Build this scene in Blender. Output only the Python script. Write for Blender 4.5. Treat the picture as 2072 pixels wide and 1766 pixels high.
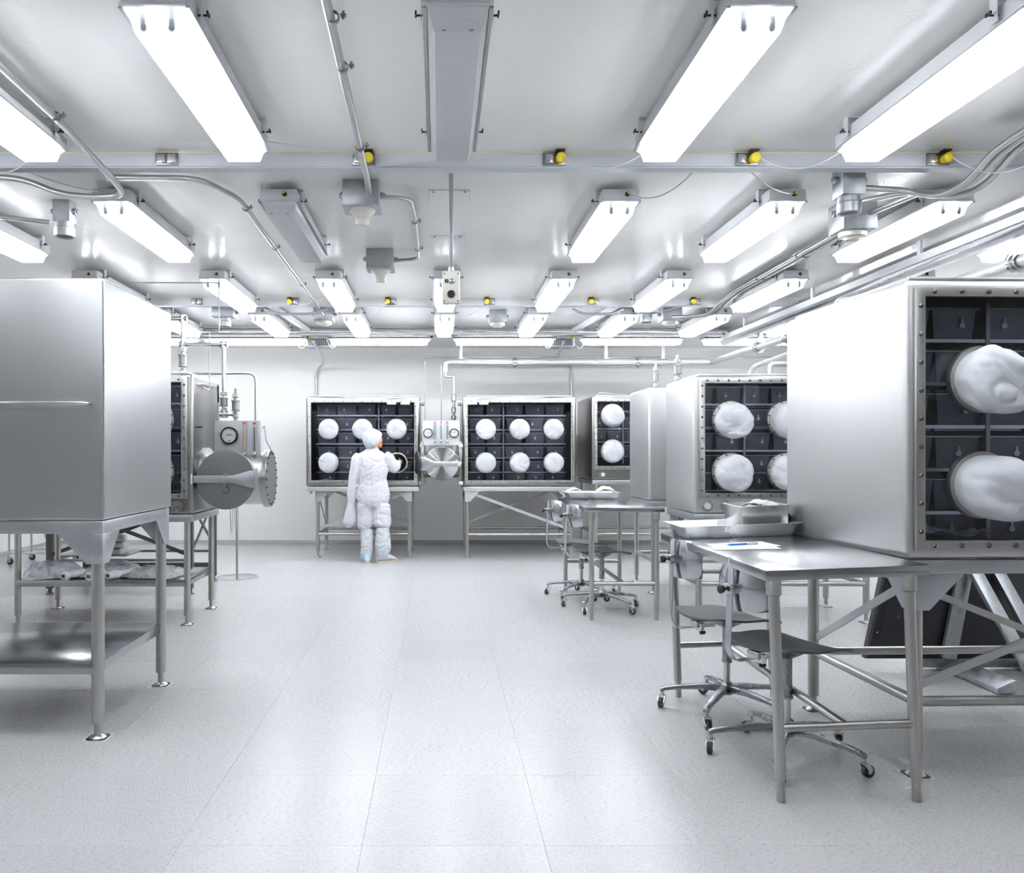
import bpy, bmesh, math, random
from mathutils import Vector, Matrix, noise

# ------------------------------------------------------------------ scene, camera, world, exposure
scn = bpy.context.scene
for o in list(bpy.data.objects):
    bpy.data.objects.remove(o, do_unlink=True)
COL = scn.collection
FPX, CX, CY, EYE = 1690.0, 888.0, 915.0, 1.314        # focal length in px, vanishing point, eye height
cam_data = bpy.data.cameras.new('camera')
cam = bpy.data.objects.new('camera', cam_data); COL.objects.link(cam)
cam.location = (0, 0, EYE); cam.rotation_euler = (math.radians(90), 0, 0)
cam_data.sensor_width = 36; cam_data.sensor_fit = 'HORIZONTAL'
cam_data.lens = 36 * FPX / 2072
cam_data.shift_x = (1036 - CX) / 2072
cam_data.shift_y = (CY - 883) / 2072
cam_data.clip_start = 0.05; cam_data.clip_end = 60
scn.camera = cam
world = bpy.data.worlds.new('world'); scn.world = world
world.use_nodes = True
world.node_tree.nodes['Background'].inputs[0].default_value = (.8, .85, .9, 1)
world.node_tree.nodes['Background'].inputs[1].default_value = 0.2
scn.view_settings.view_transform = 'Standard'
scn.view_settings.look = 'None'
scn.view_settings.gamma = 1
scn.view_settings.use_curve_mapping = False
scn.view_settings.exposure = 1.56
TUBE_POWER = 32.0                                     # emission of every lit fluorescent tube
scn.cycles.caustics_reflective = False; scn.cycles.caustics_refractive = False
scn.cycles.sample_clamp_indirect = 8; scn.cycles.adaptive_threshold = .035; scn.cycles.max_bounces = 9; scn.cycles.transparent_max_bounces = 10
R = math.radians
random.seed(4)

def P(x, y, d):
    """point at depth d that the photograph shows at pixel x, y"""
    return Vector(((x - CX) * d / FPX, d, EYE + (CY - y) * d / FPX))

# ------------------------------------------------------------------ materials
M = {}
def new_mat(name):
    m = bpy.data.materials.new(name); m.use_nodes = True
    nt = m.node_tree; nt.nodes.clear()
    out = nt.nodes.new('ShaderNodeOutputMaterial')
    M[name] = m
    return m, nt, out
def N(nt, t, **kw):
    n = nt.nodes.new(t)
    for k, v in kw.items():
        if k in n.inputs: n.inputs[k].default_value = v
        else: setattr(n, k, v)
    return n
def ramp(nt, stops):
    r = nt.nodes.new('ShaderNodeValToRGB'); e = r.color_ramp.elements
    while len(e) < len(stops): e.new(.5)
    for i, (p, c) in enumerate(stops):
        e[i].position = p; e[i].color = (c, c, c, 1) if not hasattr(c, '__len__') else (*c, 1)
    return r
def principled(name, base, rough=.5, metal=0., var=.06, scale=(6, 6, 6), rvar=.0, bump=0., bscale=None, spec=.5, detail=4, trans=0, sheen=0):
    m, nt, out = new_mat(name)
    p = N(nt, 'ShaderNodeBsdfPrincipled')
    p.inputs['Metallic'].default_value = metal
    p.inputs['Roughness'].default_value = rough
    p.inputs['Specular IOR Level'].default_value = spec
    if sheen: p.inputs['Sheen Weight'].default_value = sheen
    tc = N(nt, 'ShaderNodeTexCoord'); mp = N(nt, 'ShaderNodeMapping')
    mp.inputs['Scale'].default_value = scale
    nt.links.new(tc.outputs['Object'], mp.inputs['Vector'])
    nz = N(nt, 'ShaderNodeTexNoise'); nz.inputs['Scale'].default_value = 1; nz.inputs['Detail'].default_value = detail
    nt.links.new(mp.outputs['Vector'], nz.inputs['Vector'])
    r = ramp(nt, [(.25, [max(0, c * (1 - var)) for c in base]), (.75, [min(1, c * (1 + var)) for c in base])])
    nt.links.new(nz.outputs['Fac'], r.inputs['Fac']); nt.links.new(r.outputs['Color'], p.inputs['Base Color'])
    if rvar:
        mr = N(nt, 'ShaderNodeMapRange'); mr.inputs['From Min'].default_value = .25; mr.inputs['From Max'].default_value = .75
        mr.inputs['To Min'].default_value = max(.02, rough - rvar); mr.inputs['To Max'].default_value = rough + rvar
        nt.links.new(nz.outputs['Fac'], mr.inputs['Value']); nt.links.new(mr.outputs['Result'], p.inputs['Roughness'])
    if bump:
        src = nz
        if bscale:
            mp2 = N(nt, 'ShaderNodeMapping'); mp2.inputs['Scale'].default_value = bscale
            nt.links.new(tc.outputs['Object'], mp2.inputs['Vector'])
            src = N(nt, 'ShaderNodeTexNoise'); src.inputs['Scale'].default_value = 1; src.inputs['Detail'].default_value = 3
            nt.links.new(mp2.outputs['Vector'], src.inputs['Vector'])
        b = N(nt, 'ShaderNodeBump'); b.inputs['Strength'].default_value = bump; b.inputs['Distance'].default_value = .01
        nt.links.new(src.outputs['Fac'], b.inputs['Height']); nt.links.new(b.outputs['Normal'], p.inputs['Normal'])
    if trans:
        t = N(nt, 'ShaderNodeBsdfTranslucent'); nt.links.new(r.outputs['Color'], t.inputs['Color'])
        mx = N(nt, 'ShaderNodeMixShader'); mx.inputs[0].default_value = trans
        nt.links.new(p.outputs[0], mx.inputs[1]); nt.links.new(t.outputs[0], mx.inputs[2]); nt.links.new(mx.outputs[0], out.inputs[0])
    else:
        nt.links.new(p.outputs[0], out.inputs[0])
    return m
# brushed sheet steel, satin tube steel and other metals
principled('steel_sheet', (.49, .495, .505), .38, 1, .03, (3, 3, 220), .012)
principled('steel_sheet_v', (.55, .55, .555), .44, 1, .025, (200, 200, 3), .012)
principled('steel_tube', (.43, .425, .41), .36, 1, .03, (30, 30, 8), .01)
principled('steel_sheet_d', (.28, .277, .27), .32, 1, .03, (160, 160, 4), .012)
principled('bolt_steel', (.16, .16, .165), .35, 1, .05)
principled('steel_bright', (.60, .605, .61), .22, 1, .04, (20, 20, 20), .03)
principled('steel_top', (.37, .38, .395), .20, 1, .04, (5, 60, 5), .03)
principled('steel_disc', (.30, .30, .305), .36, 1, .06, (60, 60, 60), .05)
principled('steel_dark_leg', (.10, .095, .09), .45, .6, .1, (10, 10, 10))

principled('alu', (.46, .48, .51), .36, .85, .04, (12, 12, 12), .04)
principled('chrome', (.50, .52, .55), .16, 1, .04, (12, 12, 12), .02)
principled('galv', (.42, .44, .46), .42, .9, .16, (26, 26, 26), .1)
principled('chair_metal', (.27, .285, .31), .27, .9, .08, (14, 14, 14), .05)
principled('conduit', (.50, .50, .50), .33, .9, .05, (8, 8, 8), .06)
principled('pipe_white', (.60, .605, .615), .32, .55, .03, (5, 5, 5))
principled('duct_foil', (.74, .75, .76), .22, 1, .06, (10, 3, 10), .08, .12, (14, 14, 14))
principled('seat_grey', (.085, .09, .10), .42, .1, .1, (30, 30, 30), 0, .05)
principled('bin_metal', (.13, .135, .15), .34, .5, .3, (9, 9, 9), .05)  # steel bins; the dimness inside the boxes is put into their dark colour
principled('interior_shade', (.012, .014, .022), .4, .2, .2, (4, 4, 4))  # box lining painted near black for the unlit inside
principled('panel_dark', (.035, .036, .042), .42, .3, .2, (5, 5, 5), .08)
principled('white_paint', (.72, .735, .76), .38, 0, .02, (4, 4, 4))
principled('beam_paint', (.66, .685, .74), .35, 0, .02, (3, 3, 3))
principled('wall_paint', (.93, .93, .925), .42, 0, .015, (2, 2, 2), 0, .02, (90, 90, 90))
principled('ceiling_paint', (.95, .95, .94), .22, 0, .03, (1.2, 1.2, 1.2), .05, .10, (45, 45, 45), spec=.75)
principled('cove', (.34, .35, .355), .5, 0, .35, (120, 120, 120))
principled('plate_white', (.62, .63, .64), .45, 0, .02)
principled('panel_grey', (.60, .60, .635), .45, .1, .03)
principled('cream', (.80, .78, .70), .4, 0, .03)
principled('caulk', (.80, .74, .52), .6, 0, .05)
principled('black', (.012, .012, .014), .45, 0, .2, (20, 20, 20))
principled('rubber', (.02, .02, .022), .5, 0, .2, (20, 20, 20))
principled('yellow', (.90, .72, .03), .4, 0, .05)
principled('red', (.45, .03, .05), .4, 0, .05)
principled('amber', (.70, .45, .10), .3, 0, .1)
principled('meter', (.34, .36, .38), .12, 0, .05)
principled('glove', (.60, .62, .66), .6, 0, .04, (9, 9, 9), 0, .25, (30, 30, 30), trans=.12, sheen=.2)
principled('glove_dark', (.02, .035, .06), .35, 0, .4, (16, 16, 16), 0, .5)
principled('coverall', (.57, .565, .61), .75, 0, .03, (12, 12, 12), 0, .25, (30, 30, 14), sheen=.2)
principled('bonnet', (.53, .58, .62), .7, 0, .06, (14, 14, 14), 0, .6, (26, 26, 26))
principled('boot_cover', (.54, .575, .60), .65, 0, .06, (14, 14, 14), 0, .5, (26, 26, 26))
principled('boot_blue', (.42, .62, .76), .65, 0, .3, (18, 18, 18))
principled('sole', (.50, .45, .34), .7, 0, .2, (20, 20, 20))
principled('strap', (.85, .55, .06), .6, 0, .05)
principled('skin', (.68, .34, .20), .5, 0, .06)
principled('lip', (.50, .20, .14), .5, 0, .06)
principled('hair', (.05, .03, .02), .6, 0, .2)
principled('cloth', (.64, .64, .61), .85, 0, .06, (25, 25, 25), 0, .6, (40, 40, 40))
principled('paper', (.70, .71, .73), .7, 0, .02)
principled('ink_blue', (.03, .16, .55), .3, 0, .1)
principled('pack_white', (.62, .645, .67), .4, 0, .05)
principled('tray', (.58, .585, .59), .30, .9, .04, (10, 10, 10), .06)

def spun_mat():
    m, nt, out = new_mat('door_spun')
    p = N(nt, 'ShaderNodeBsdfPrincipled'); p.inputs['Metallic'].default_value = 1; p.inputs['Base Color'].default_value = (.55, .55, .56, 1)
    p.inputs['Roughness'].default_value = .25; p.inputs['Anisotropic'].default_value = 1.0
    tg = N(nt, 'ShaderNodeTangent', direction_type='RADIAL', axis='Y')
    nt.links.new(tg.outputs[0], p.inputs['Tangent']); nt.links.new(p.outputs[0], out.inputs[0])
spun_mat()
def glass(name, tint, gloss=.06, rough=.02):
    m, nt, out = new_mat(name)
    t = N(nt, 'ShaderNodeBsdfTransparent'); t.inputs[0].default_value = (*tint, 1)
    g = N(nt, 'ShaderNodeBsdfGlossy'); g.inputs['Roughness'].default_value = rough
    lw = N(nt, 'ShaderNodeLayerWeight'); lw.inputs[0].default_value = .18
    ma = N(nt, 'ShaderNodeMath', operation='MULTIPLY_ADD'); ma.inputs[1].default_value = .8; ma.inputs[2].default_value = gloss
    nt.links.new(lw.outputs['Fresnel'], ma.inputs[0])
    mx = N(nt, 'ShaderNodeMixShader')
    nt.links.new(ma.outputs[0], mx.inputs[0]); nt.links.new(t.outputs[0], mx.inputs[1]); nt.links.new(g.outputs[0], mx.inputs[2])
    nt.links.new(mx.outputs[0], out.inputs[0])
    return m
glass('window_glass', (.93, .95, 1.0), .02)
def film():
    m, nt, out = new_mat('bag_film')
    t = N(nt, 'ShaderNodeBsdfTransparent'); t.inputs[0].default_value = (.93, .95, .97, 1)
    d = N(nt, 'ShaderNodeBsdfPrincipled'); d.inputs['Base Color'].default_value = (.66, .69, .73, 1); d.inputs['Roughness'].default_value = .28; d.inputs['Specular IOR Level'].default_value = .5
    tc = N(nt, 'ShaderNodeTexCoord'); nz = N(nt, 'ShaderNodeTexNoise'); nz.inputs['Scale'].default_value = 9; nz.inputs['Detail'].default_value = 2; nz.inputs['Distortion'].default_value = 1.5
    nt.links.new(tc.outputs['Object'], nz.inputs['Vector'])
    r = ramp(nt, [(.35, .28), (.7, .62)]); nt.links.new(nz.outputs['Fac'], r.inputs['Fac'])
    x = N(nt, 'ShaderNodeMixShader'); nt.links.new(r.outputs['Color'], x.inputs[0]); nt.links.new(t.outputs[0], x.inputs[1]); nt.links.new(d.outputs[0], x.inputs[2]); nt.links.new(x.outputs[0], out.inputs[0])
film()

def lens_mat(name, lo, hi, refl):
    m, nt, out = new_mat(name)
    t = N(nt, 'ShaderNodeBsdfTransparent'); t.inputs[0].default_value = (.97, .98, 1, 1)
    d = N(nt, 'ShaderNodeBsdfTranslucent'); d.inputs[0].default_value = (.9, .93, .96, 1)
    d2 = N(nt, 'ShaderNodeBsdfPrincipled'); d2.inputs['Base Color'].default_value = (.88, .90, .93, 1); d2.inputs['Roughness'].default_value = .2
    a = N(nt, 'ShaderNodeMixShader'); a.inputs[0].default_value = refl
    nt.links.new(d.outputs[0], a.inputs[1]); nt.links.new(d2.outputs[0], a.inputs[2])
    tc = N(nt, 'ShaderNodeTexCoord'); nz = N(nt, 'ShaderNodeTexNoise'); nz.inputs['Scale'].default_value = 220
    nt.links.new(tc.outputs['Object'], nz.inputs['Vector'])
    r = ramp(nt, [(.35, lo), (.65, hi)]); nt.links.new(nz.outputs['Fac'], r.inputs['Fac'])
    b = N(nt, 'ShaderNodeMixShader')
    nt.links.new(r.outputs['Color'], b.inputs[0])
    nt.links.new(t.outputs[0], b.inputs[1]); nt.links.new(a.outputs[0], b.inputs[2]); nt.links.new(b.outputs[0], out.inputs[0])
lens_mat('lens', .58, .68, .55)
lens_mat('lens_unlit', .86, .94, .85)
def emit(name, col, power):
    m, nt, out = new_mat(name)
    e = N(nt, 'ShaderNodeEmission'); e.inputs[0].default_value = (*col, 1); e.inputs[1].default_value = power
    nt.links.new(e.outputs[0], out.inputs[0])
emit('tube_lit', (.975, .985, 1.0), TUBE_POWER)
principled('tube_off', (.80, .80, .82), .3, 0, .02)

def tile_mat():
    m, nt, out = new_mat('floor_tile')
    p = N(nt, 'ShaderNodeBsdfPrincipled'); p.inputs['Roughness'].default_value = .26
    tc = N(nt, 'ShaderNodeTexCoord'); oi = N(nt, 'ShaderNodeObjectInfo')
    sc = N(nt, 'ShaderNodeVectorMath', operation='SCALE'); sc.inputs['Scale'].default_value = 37
    cb = N(nt, 'ShaderNodeCombineXYZ')
    nt.links.new(oi.outputs['Random'], cb.inputs[0]); nt.links.new(oi.outputs['Random'], cb.inputs[1]); nt.links.new(cb.outputs[0], sc.inputs[0])
    ad = N(nt, 'ShaderNodeVectorMath', operation='ADD')
    nt.links.new(tc.outputs['Object'], ad.inputs[0]); nt.links.new(sc.outputs[0], ad.inputs[1])
    def streak(s, stops, det=3):
        mp = N(nt, 'ShaderNodeMapping'); mp.inputs['Scale'].default_value = s
        nt.links.new(ad.outputs[0], mp.inputs['Vector'])
        nz = N(nt, 'ShaderNodeTexNoise'); nz.inputs['Scale'].default_value = 1; nz.inputs['Detail'].default_value = det
        nt.links.new(mp.outputs[0], nz.inputs['Vector'])
        r = ramp(nt, stops); nt.links.new(nz.outputs['Fac'], r.inputs['Fac'])
        return r, nz
    a, nza = streak((50, 400, 1), [(.30, (.41, .412, .417)), (.50, (.465, .467, .472)), (.70, (.49, .492, .497))])
    b, _ = streak((60, 480, 1), [(.60, 0.), (.70, 1.)])
    mx = N(nt, 'ShaderNodeMix', data_type='RGBA'); mx.inputs[7].default_value = (.54, .543, .55, 1)
    nt.links.new(b.outputs['Color'], mx.inputs[0]); nt.links.new(a.outputs['Color'], mx.inputs[6])
    hv = N(nt, 'ShaderNodeHueSaturation')
    mr = N(nt, 'ShaderNodeMapRange'); mr.inputs['To Min'].default_value = .965; mr.inputs['To Max'].default_value = 1.03
    nt.links.new(oi.outputs['Random'], mr.inputs['Value']); nt.links.new(mr.outputs[0], hv.inputs['Value'])
    nt.links.new(mx.outputs[2], hv.inputs['Color']); nt.links.new(hv.outputs[0], p.inputs['Base Color'])
    m2 = N(nt, 'ShaderNodeMapRange'); m2.inputs['To Min'].default_value = .16; m2.inputs['To Max'].default_value = .42
    nt.links.new(nza.outputs['Fac'], m2.inputs['Value']); nt.links.new(m2.outputs[0], p.inputs['Roughness'])
    nt.links.new(p.outputs[0], out.inputs[0])
tile_mat()
principled('subfloor', (.50, .51, .52), .6, 0, .1)

# ------------------------------------------------------------------ mesh helpers
def basis(axis):
    w = Vector(axis).normalized()
    u = w.cross(Vector((0, 0, 1)))
    if u.length < 1e-4: u = w.cross(Vector((0, 1, 0)))
    u.normalize(); v = w.cross(u)
    return u, v, w
class MB:
    def __init__(s): s.v = []; s.f = []
    def add(s, vs, fs):
        k = len(s.v); s.v += [Vector(v) for v in vs]; s.f += [[i + k for i in f] for f in fs]; return s
    def bx(s, x0, x1, y0, y1, z0, z1, mat=None):
        vs = [(x0,y0,z0),(x1,y0,z0),(x1,y1,z0),(x0,y1,z0),(x0,y0,z1),(x1,y0,z1),(x1,y1,z1),(x0,y1,z1)]
        if mat is not None: vs = [mat @ Vector(v) for v in vs]
        return s.add(vs, [(3,2,1,0),(4,5,6,7),(0,1,5,4),(1,2,6,5),(2,3,7,6),(3,0,4,7)])
    def box(s, c, d, mat=None):
        c = Vector(c)
        if mat is None: return s.bx(c.x-d[0]/2, c.x+d[0]/2, c.y-d[1]/2, c.y+d[1]/2, c.z-d[2]/2, c.z+d[2]/2)
        return s.bx(-d[0]/2, d[0]/2, -d[1]/2, d[1]/2, -d[2]/2, d[2]/2, Matrix.Translation(c) @ mat.to_4x4())
    def bar(s, p0, p1, w, t, up=(0, 0, 1)):
        """flat bar from p0 to p1; w across `up` plane, t along the other direction"""
        p0, p1 = Vector(p0), Vector(p1); a = (p1 - p0).normalized()
        u = Vector(up); u = (u - a * u.dot(a)).normalized(); v = a.cross(u)
        vs = []
        for p in (p0, p1):
            for su, sv in ((-1,-1),(1,-1),(1,1),(-1,1)): vs.append(p + u * su * w / 2 + v * sv * t / 2)
        return s.add(vs, [(3,2,1,0),(4,5,6,7),(0,1,5,4),(1,2,6,5),(2,3,7,6),(3,0,4,7)])
    def cyl(s, p0, p1, r0, r1=None, n=12):
        p0, p1 = Vector(p0), Vector(p1); r1 = r0 if r1 is None else r1
        u, v, w = basis(p1 - p0); vs = []
        for p, r in ((p0, r0), (p1, r1)):
            vs += [p + (u * math.cos(2*math.pi*i/n) + v * math.sin(2*math.pi*i/n)) * r for i in range(n)]
        fs = [(i, (i+1) % n, n + (i+1) % n, n + i) for i in range(n)]
        fs += [tuple(range(n-1, -1, -1)), tuple(range(n, 2*n))]
        return s.add(vs, fs)
    def lathe(s, prof, o=(0,0,0), axis=(0,0,1), n=20, caps=True):
        o = Vector(o); u, v, w = basis(axis); vs = []; m = len(prof)
        for r, h in prof:
            vs += [o + w * h + (u * math.cos(2*math.pi*i/n) + v * math.sin(2*math.pi*i/n)) * r for i in range(n)]
        fs = [(j*n+i, j*n+(i+1) % n, (j+1)*n+(i+1) % n, (j+1)*n+i) for j in range(m-1) for i in range(n)]
        if caps: fs += [tuple(range(n-1, -1, -1)), tuple(range((m-1)*n, m*n))]
        return s.add(vs, fs)
    def tube(s, pts, r, n=8, rs=None, caps=True):
        pts = [Vector(p) for p in pts]; m = len(pts); vs = []
        t0 = (pts[1] - pts[0]).normalized(); u, v, _ = basis(t0)
        for j, p in enumerate(pts):
            if j == 0: t = t0
            elif j == m-1: t = (pts[j] - pts[j-1]).normalized()
            else: t = ((pts[j+1] - pts[j]).normalized() + (pts[j] - pts[j-1]).normalized()).normalized()
            u = (u - t * u.dot(t)).normalized(); v = t.cross(u)
            rr = rs[j] if rs else r
            rr = rr if hasattr(rr, '__len__') else (rr, rr)
            vs += [p + u * math.cos(2*math.pi*i/n) * rr[0] + v * math.sin(2*math.pi*i/n) * rr[1] for i in range(n)]
        fs = [(j*n+i, j*n+(i+1) % n, (j+1)*n+(i+1) % n, (j+1)*n+i) for j in range(m-1) for i in range(n)]
        if caps: fs += [tuple(range(n-1, -1, -1)), tuple(range((m-1)*n, m*n))]
        return s.add(vs, fs)
    def prism(s, poly, o, u, v, th):
        """polygon (a,b) in plane o + a*u + b*v, extruded by th along u x v, centred"""
        o, u, v = Vector(o), Vector(u).normalized(), Vector(v).normalized(); w = u.cross(v) * th / 2; n = len(poly)
        vs = [o + u*a + v*b - w for a, b in poly] + [o + u*a + v*b + w for a, b in poly]
        return s.add(vs, [tuple(range(n-1, -1, -1)), tuple(range(n, 2*n))] + [(i, (i+1) % n, n+(i+1) % n, n+i) for i in range(n)])
    def grid(s, fn, nu, nv, th=None):
        """surface fn(i/nu, j/nv); with th a closed slab, th is the offset vector"""
        vs = [Vector(fn(i/nu, j/nv)) for i in range(nu+1) for j in range(nv+1)]
        q = lambda i, j: i*(nv+1)+j
        fs = [(q(i,j), q(i+1,j), q(i+1,j+1), q(i,j+1)) for i in range(nu) for j in range(nv)]
        if th is not None:
            k = len(vs); vs += [p + Vector(th) for p in vs]
            fs += [tuple(a+k for a in reversed(f)) for f in fs]
            rim = [q(i,0) for i in range(nu)] + [q(nu,j) for j in range(nv)] + [q(i,nv) for i in range(nu,0,-1)] + [q(0,j) for j in range(nv,0,-1)]
            for a, b in zip(rim, rim[1:]+rim[:1]): fs.append((b, a, a+k, b+k))
        return s.add(vs, fs)
    def build(s, name, mat, parent=None, world=False, bevel=0, seg=2, smooth=38, fix=True):
        me = bpy.data.meshes.new(name)
        vs = s.v
        if world and parent is not None:
            inv = full_matrix(parent).inverted(); vs = [inv @ v for v in vs]
        me.from_pydata([tuple(v) for v in vs], [], s.f)
        bm = bmesh.new(); bm.from_mesh(me)
        if fix: bmesh.ops.recalc_face_normals(bm, faces=bm.faces)
        if bevel:
            es = [e for e in bm.edges if len(e.link_faces) == 2 and e.calc_face_angle(0) > R(30)]
            bmesh.ops.bevel(bm, geom=es, offset=bevel, segments=seg, affect='EDGES', profile=.5, clamp_overlap=True)
        bm.to_mesh(me); bm.free()
        me.materials.append(M[mat])
        if smooth:
            me.shade_smooth(); me.set_sharp_from_angle(angle=R(smooth))
        return link(name, me, parent)
def full_matrix(o):
    return o.matrix_basis.copy() if o.parent is None else full_matrix(o.parent) @ o.matrix_basis
def link(name, data, parent=None):
    o = bpy.data.objects.new(name, data); COL.objects.link(o)
    if parent is not None: o.parent = parent
    return o
def tag(o, label=None, cat=None, group=None, kind=None):
    if label: o['label'] = label
    if cat: o['category'] = cat
    if group: o['group'] = group
    if kind: o['kind'] = kind
    return o
def thing(name, label, cat, loc=(0, 0, 0), rotz=0, group=None):
    o = link(name, None); o.location = loc; o.rotation_euler = (0, 0, R(rotz)); o.empty_display_size = .1
    return tag(o, label, cat, group)
def share(src, name, parent, loc=(0, 0, 0), rot=(0, 0, 0)):
    o = link(name, src.data if hasattr(src, 'data') else src, parent); o.location = loc; o.rotation_euler = rot
    return o
def copy_tree(o, parent=None):
    c = o.copy(); COL.objects.link(c); c.parent = parent
    for ch in list(o.children): copy_tree(ch, c)
    return c
def fillet(pts, r, n=5):
    pts = [Vector(p) for p in pts]; out = [pts[0]]
    for i in range(1, len(pts)-1):
        a, b, c = pts[i-1], pts[i], pts[i+1]
        rr = min(r, (a-b).length*.48, (c-b).length*.48)
        p0 = b + (a-b).normalized()*rr; p1 = b + (c-b).normalized()*rr
        for k in range(n+1):
            t = k/n; out.append(p0*(1-t)**2 + b*2*t*(1-t) + p1*t*t)
    out.append(pts[-1]); return out
def sag(p0, p1, drop, n=14):
    p0, p1 = Vector(p0), Vector(p1)
    return [p0.lerp(p1, i/n) - Vector((0, 0, drop*4*(i/n)*(1-i/n))) for i in range(n+1)]
ORD = ['first', 'second', 'third', 'fourth', 'fifth', 'sixth', 'seventh', 'eighth', 'ninth', 'tenth']

# ------------------------------------------------------------------ the room
ZC = 2.814; XL, XR, YB, YF = -5.52, 5.5, 12.0, -5.0
T = .6096
def structure(name, mb, mat, **k):
    return tag(mb.build(name, mat, smooth=0, **k), kind='structure')
floor = structure('floor', MB().bx(XL-.1, XR+.1, YF-.1, YB+.1, -.12, -.0045), 'subfloor')
tile_mesh = None
def tile_proto():
    s = T/2 - .0003; b = .0006
    vs = [(-s,-s,-.0045),(s,-s,-.0045),(s,s,-.0045),(-s,s,-.0045)]
    vs += [(-s,-s,-b),(s,-s,-b),(s,s,-b),(-s,s,-b)] + [(-s+b,-s+b,0),(s-b,-s+b,0),(s-b,s-b,0),(-s+b,s-b,0)]
    fs = [(8,9,10,11)] + [(i,(i+1)%4,4+(i+1)%4,4+i) for i in range(4)] + [(4+i,4+(i+1)%4,8+(i+1)%4,8+i) for i in range(4)]
    return vs, fs
tv, tf = tile_proto()
me = bpy.data.meshes.new('floor_tile'); me.from_pydata(tv, [], tf); me.materials.append(M['floor_tile'])
x_line = (760.6 - CX) / (1568 - CY) * EYE            # the tile joint left of the middle
y_line = FPX * EYE / (1568 - CY)
tiles = []
for i in range(-9, 10):
    for j in range(-14, 15):
        cx, cy = x_line + (i+.5)*T, y_line + (j+.5)*T
        if cx-T/2 < XL-.5 or cx+T/2 > XR+.5 or cy-T/2 < YF-.5 or cy+T/2 > YB+.5: continue
        if cy > 1.5 and abs(cx) < .9*cy + .8: key = cy
        else: key = 50 + abs(cy) + abs(cx)
        tiles.append((key, cx, cy, (i+j) % 2))
tiles.sort()
rest = MB()
for n, (k, cx, cy, par) in enumerate(tiles):
    if n < 300:
        t = link('tile', me, floor); t.location = (cx, cy, 0); t.rotation_euler = (0, 0, 0 if par == 0 else R(90))
    else: rest.add([(a+cx, b+cy, c) for a, b, c in tv], tf)
tag(rest.build('tiles', 'floor_tile', floor, smooth=0), kind='stuff')
structure('ceiling', MB().bx(XL-.1, XR+.1, YF-.1, YB+.1, ZC, ZC+.12), 'ceiling_paint')
structure('wall_back', MB().bx(XL-.1, XR+.1, YB, YB+.12, -.004, ZC), 'wall_paint')
structure('wall_left', MB().bx(XL-.12, XL, YF, YB, -.004, ZC), 'wall_paint')
structure('wall_right', MB().bx(XR, XR+.12, YF, YB, -.004, ZC), 'wall_paint')
structure('wall_front', MB().bx(XL-.1, XR+.1, YF-.12, YF, -.004, ZC), 'wall_paint')
cove = [(0,.052),(0,0),(.05,0),(.028,.006),(.012,.022),(.006,.04)]
structure('baseboard_back', MB().prism(cove, ((XL+XR)/2, YB, 0), (0,-1,0), (0,0,1), XR-XL), 'cove')
structure('baseboard_left', MB().prism(cove, (XL, (YF+YB)/2, 0), (1,0,0), (0,0,1), YB-YF), 'cove')
structure('baseboard_right', MB().prism(cove, (XR, (YF+YB)/2, 0), (-1,0,0), (0,0,1), YB-YF), 'cove')
BEAM = [4.176, 8.12]
for i, y in enumerate(BEAM):
    b = structure('trim_%d' % (i+1), MB().bx(XL, XR, y, y+.09, 2.745, ZC).bx(XL, XR, y+.01, y+.08, 2.739, 2.745), 'beam_paint')
    MB().bx(XL, XR, y-.004, y, ZC-.006, ZC).build('caulk_line', 'caulk', b, smooth=0)

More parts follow.
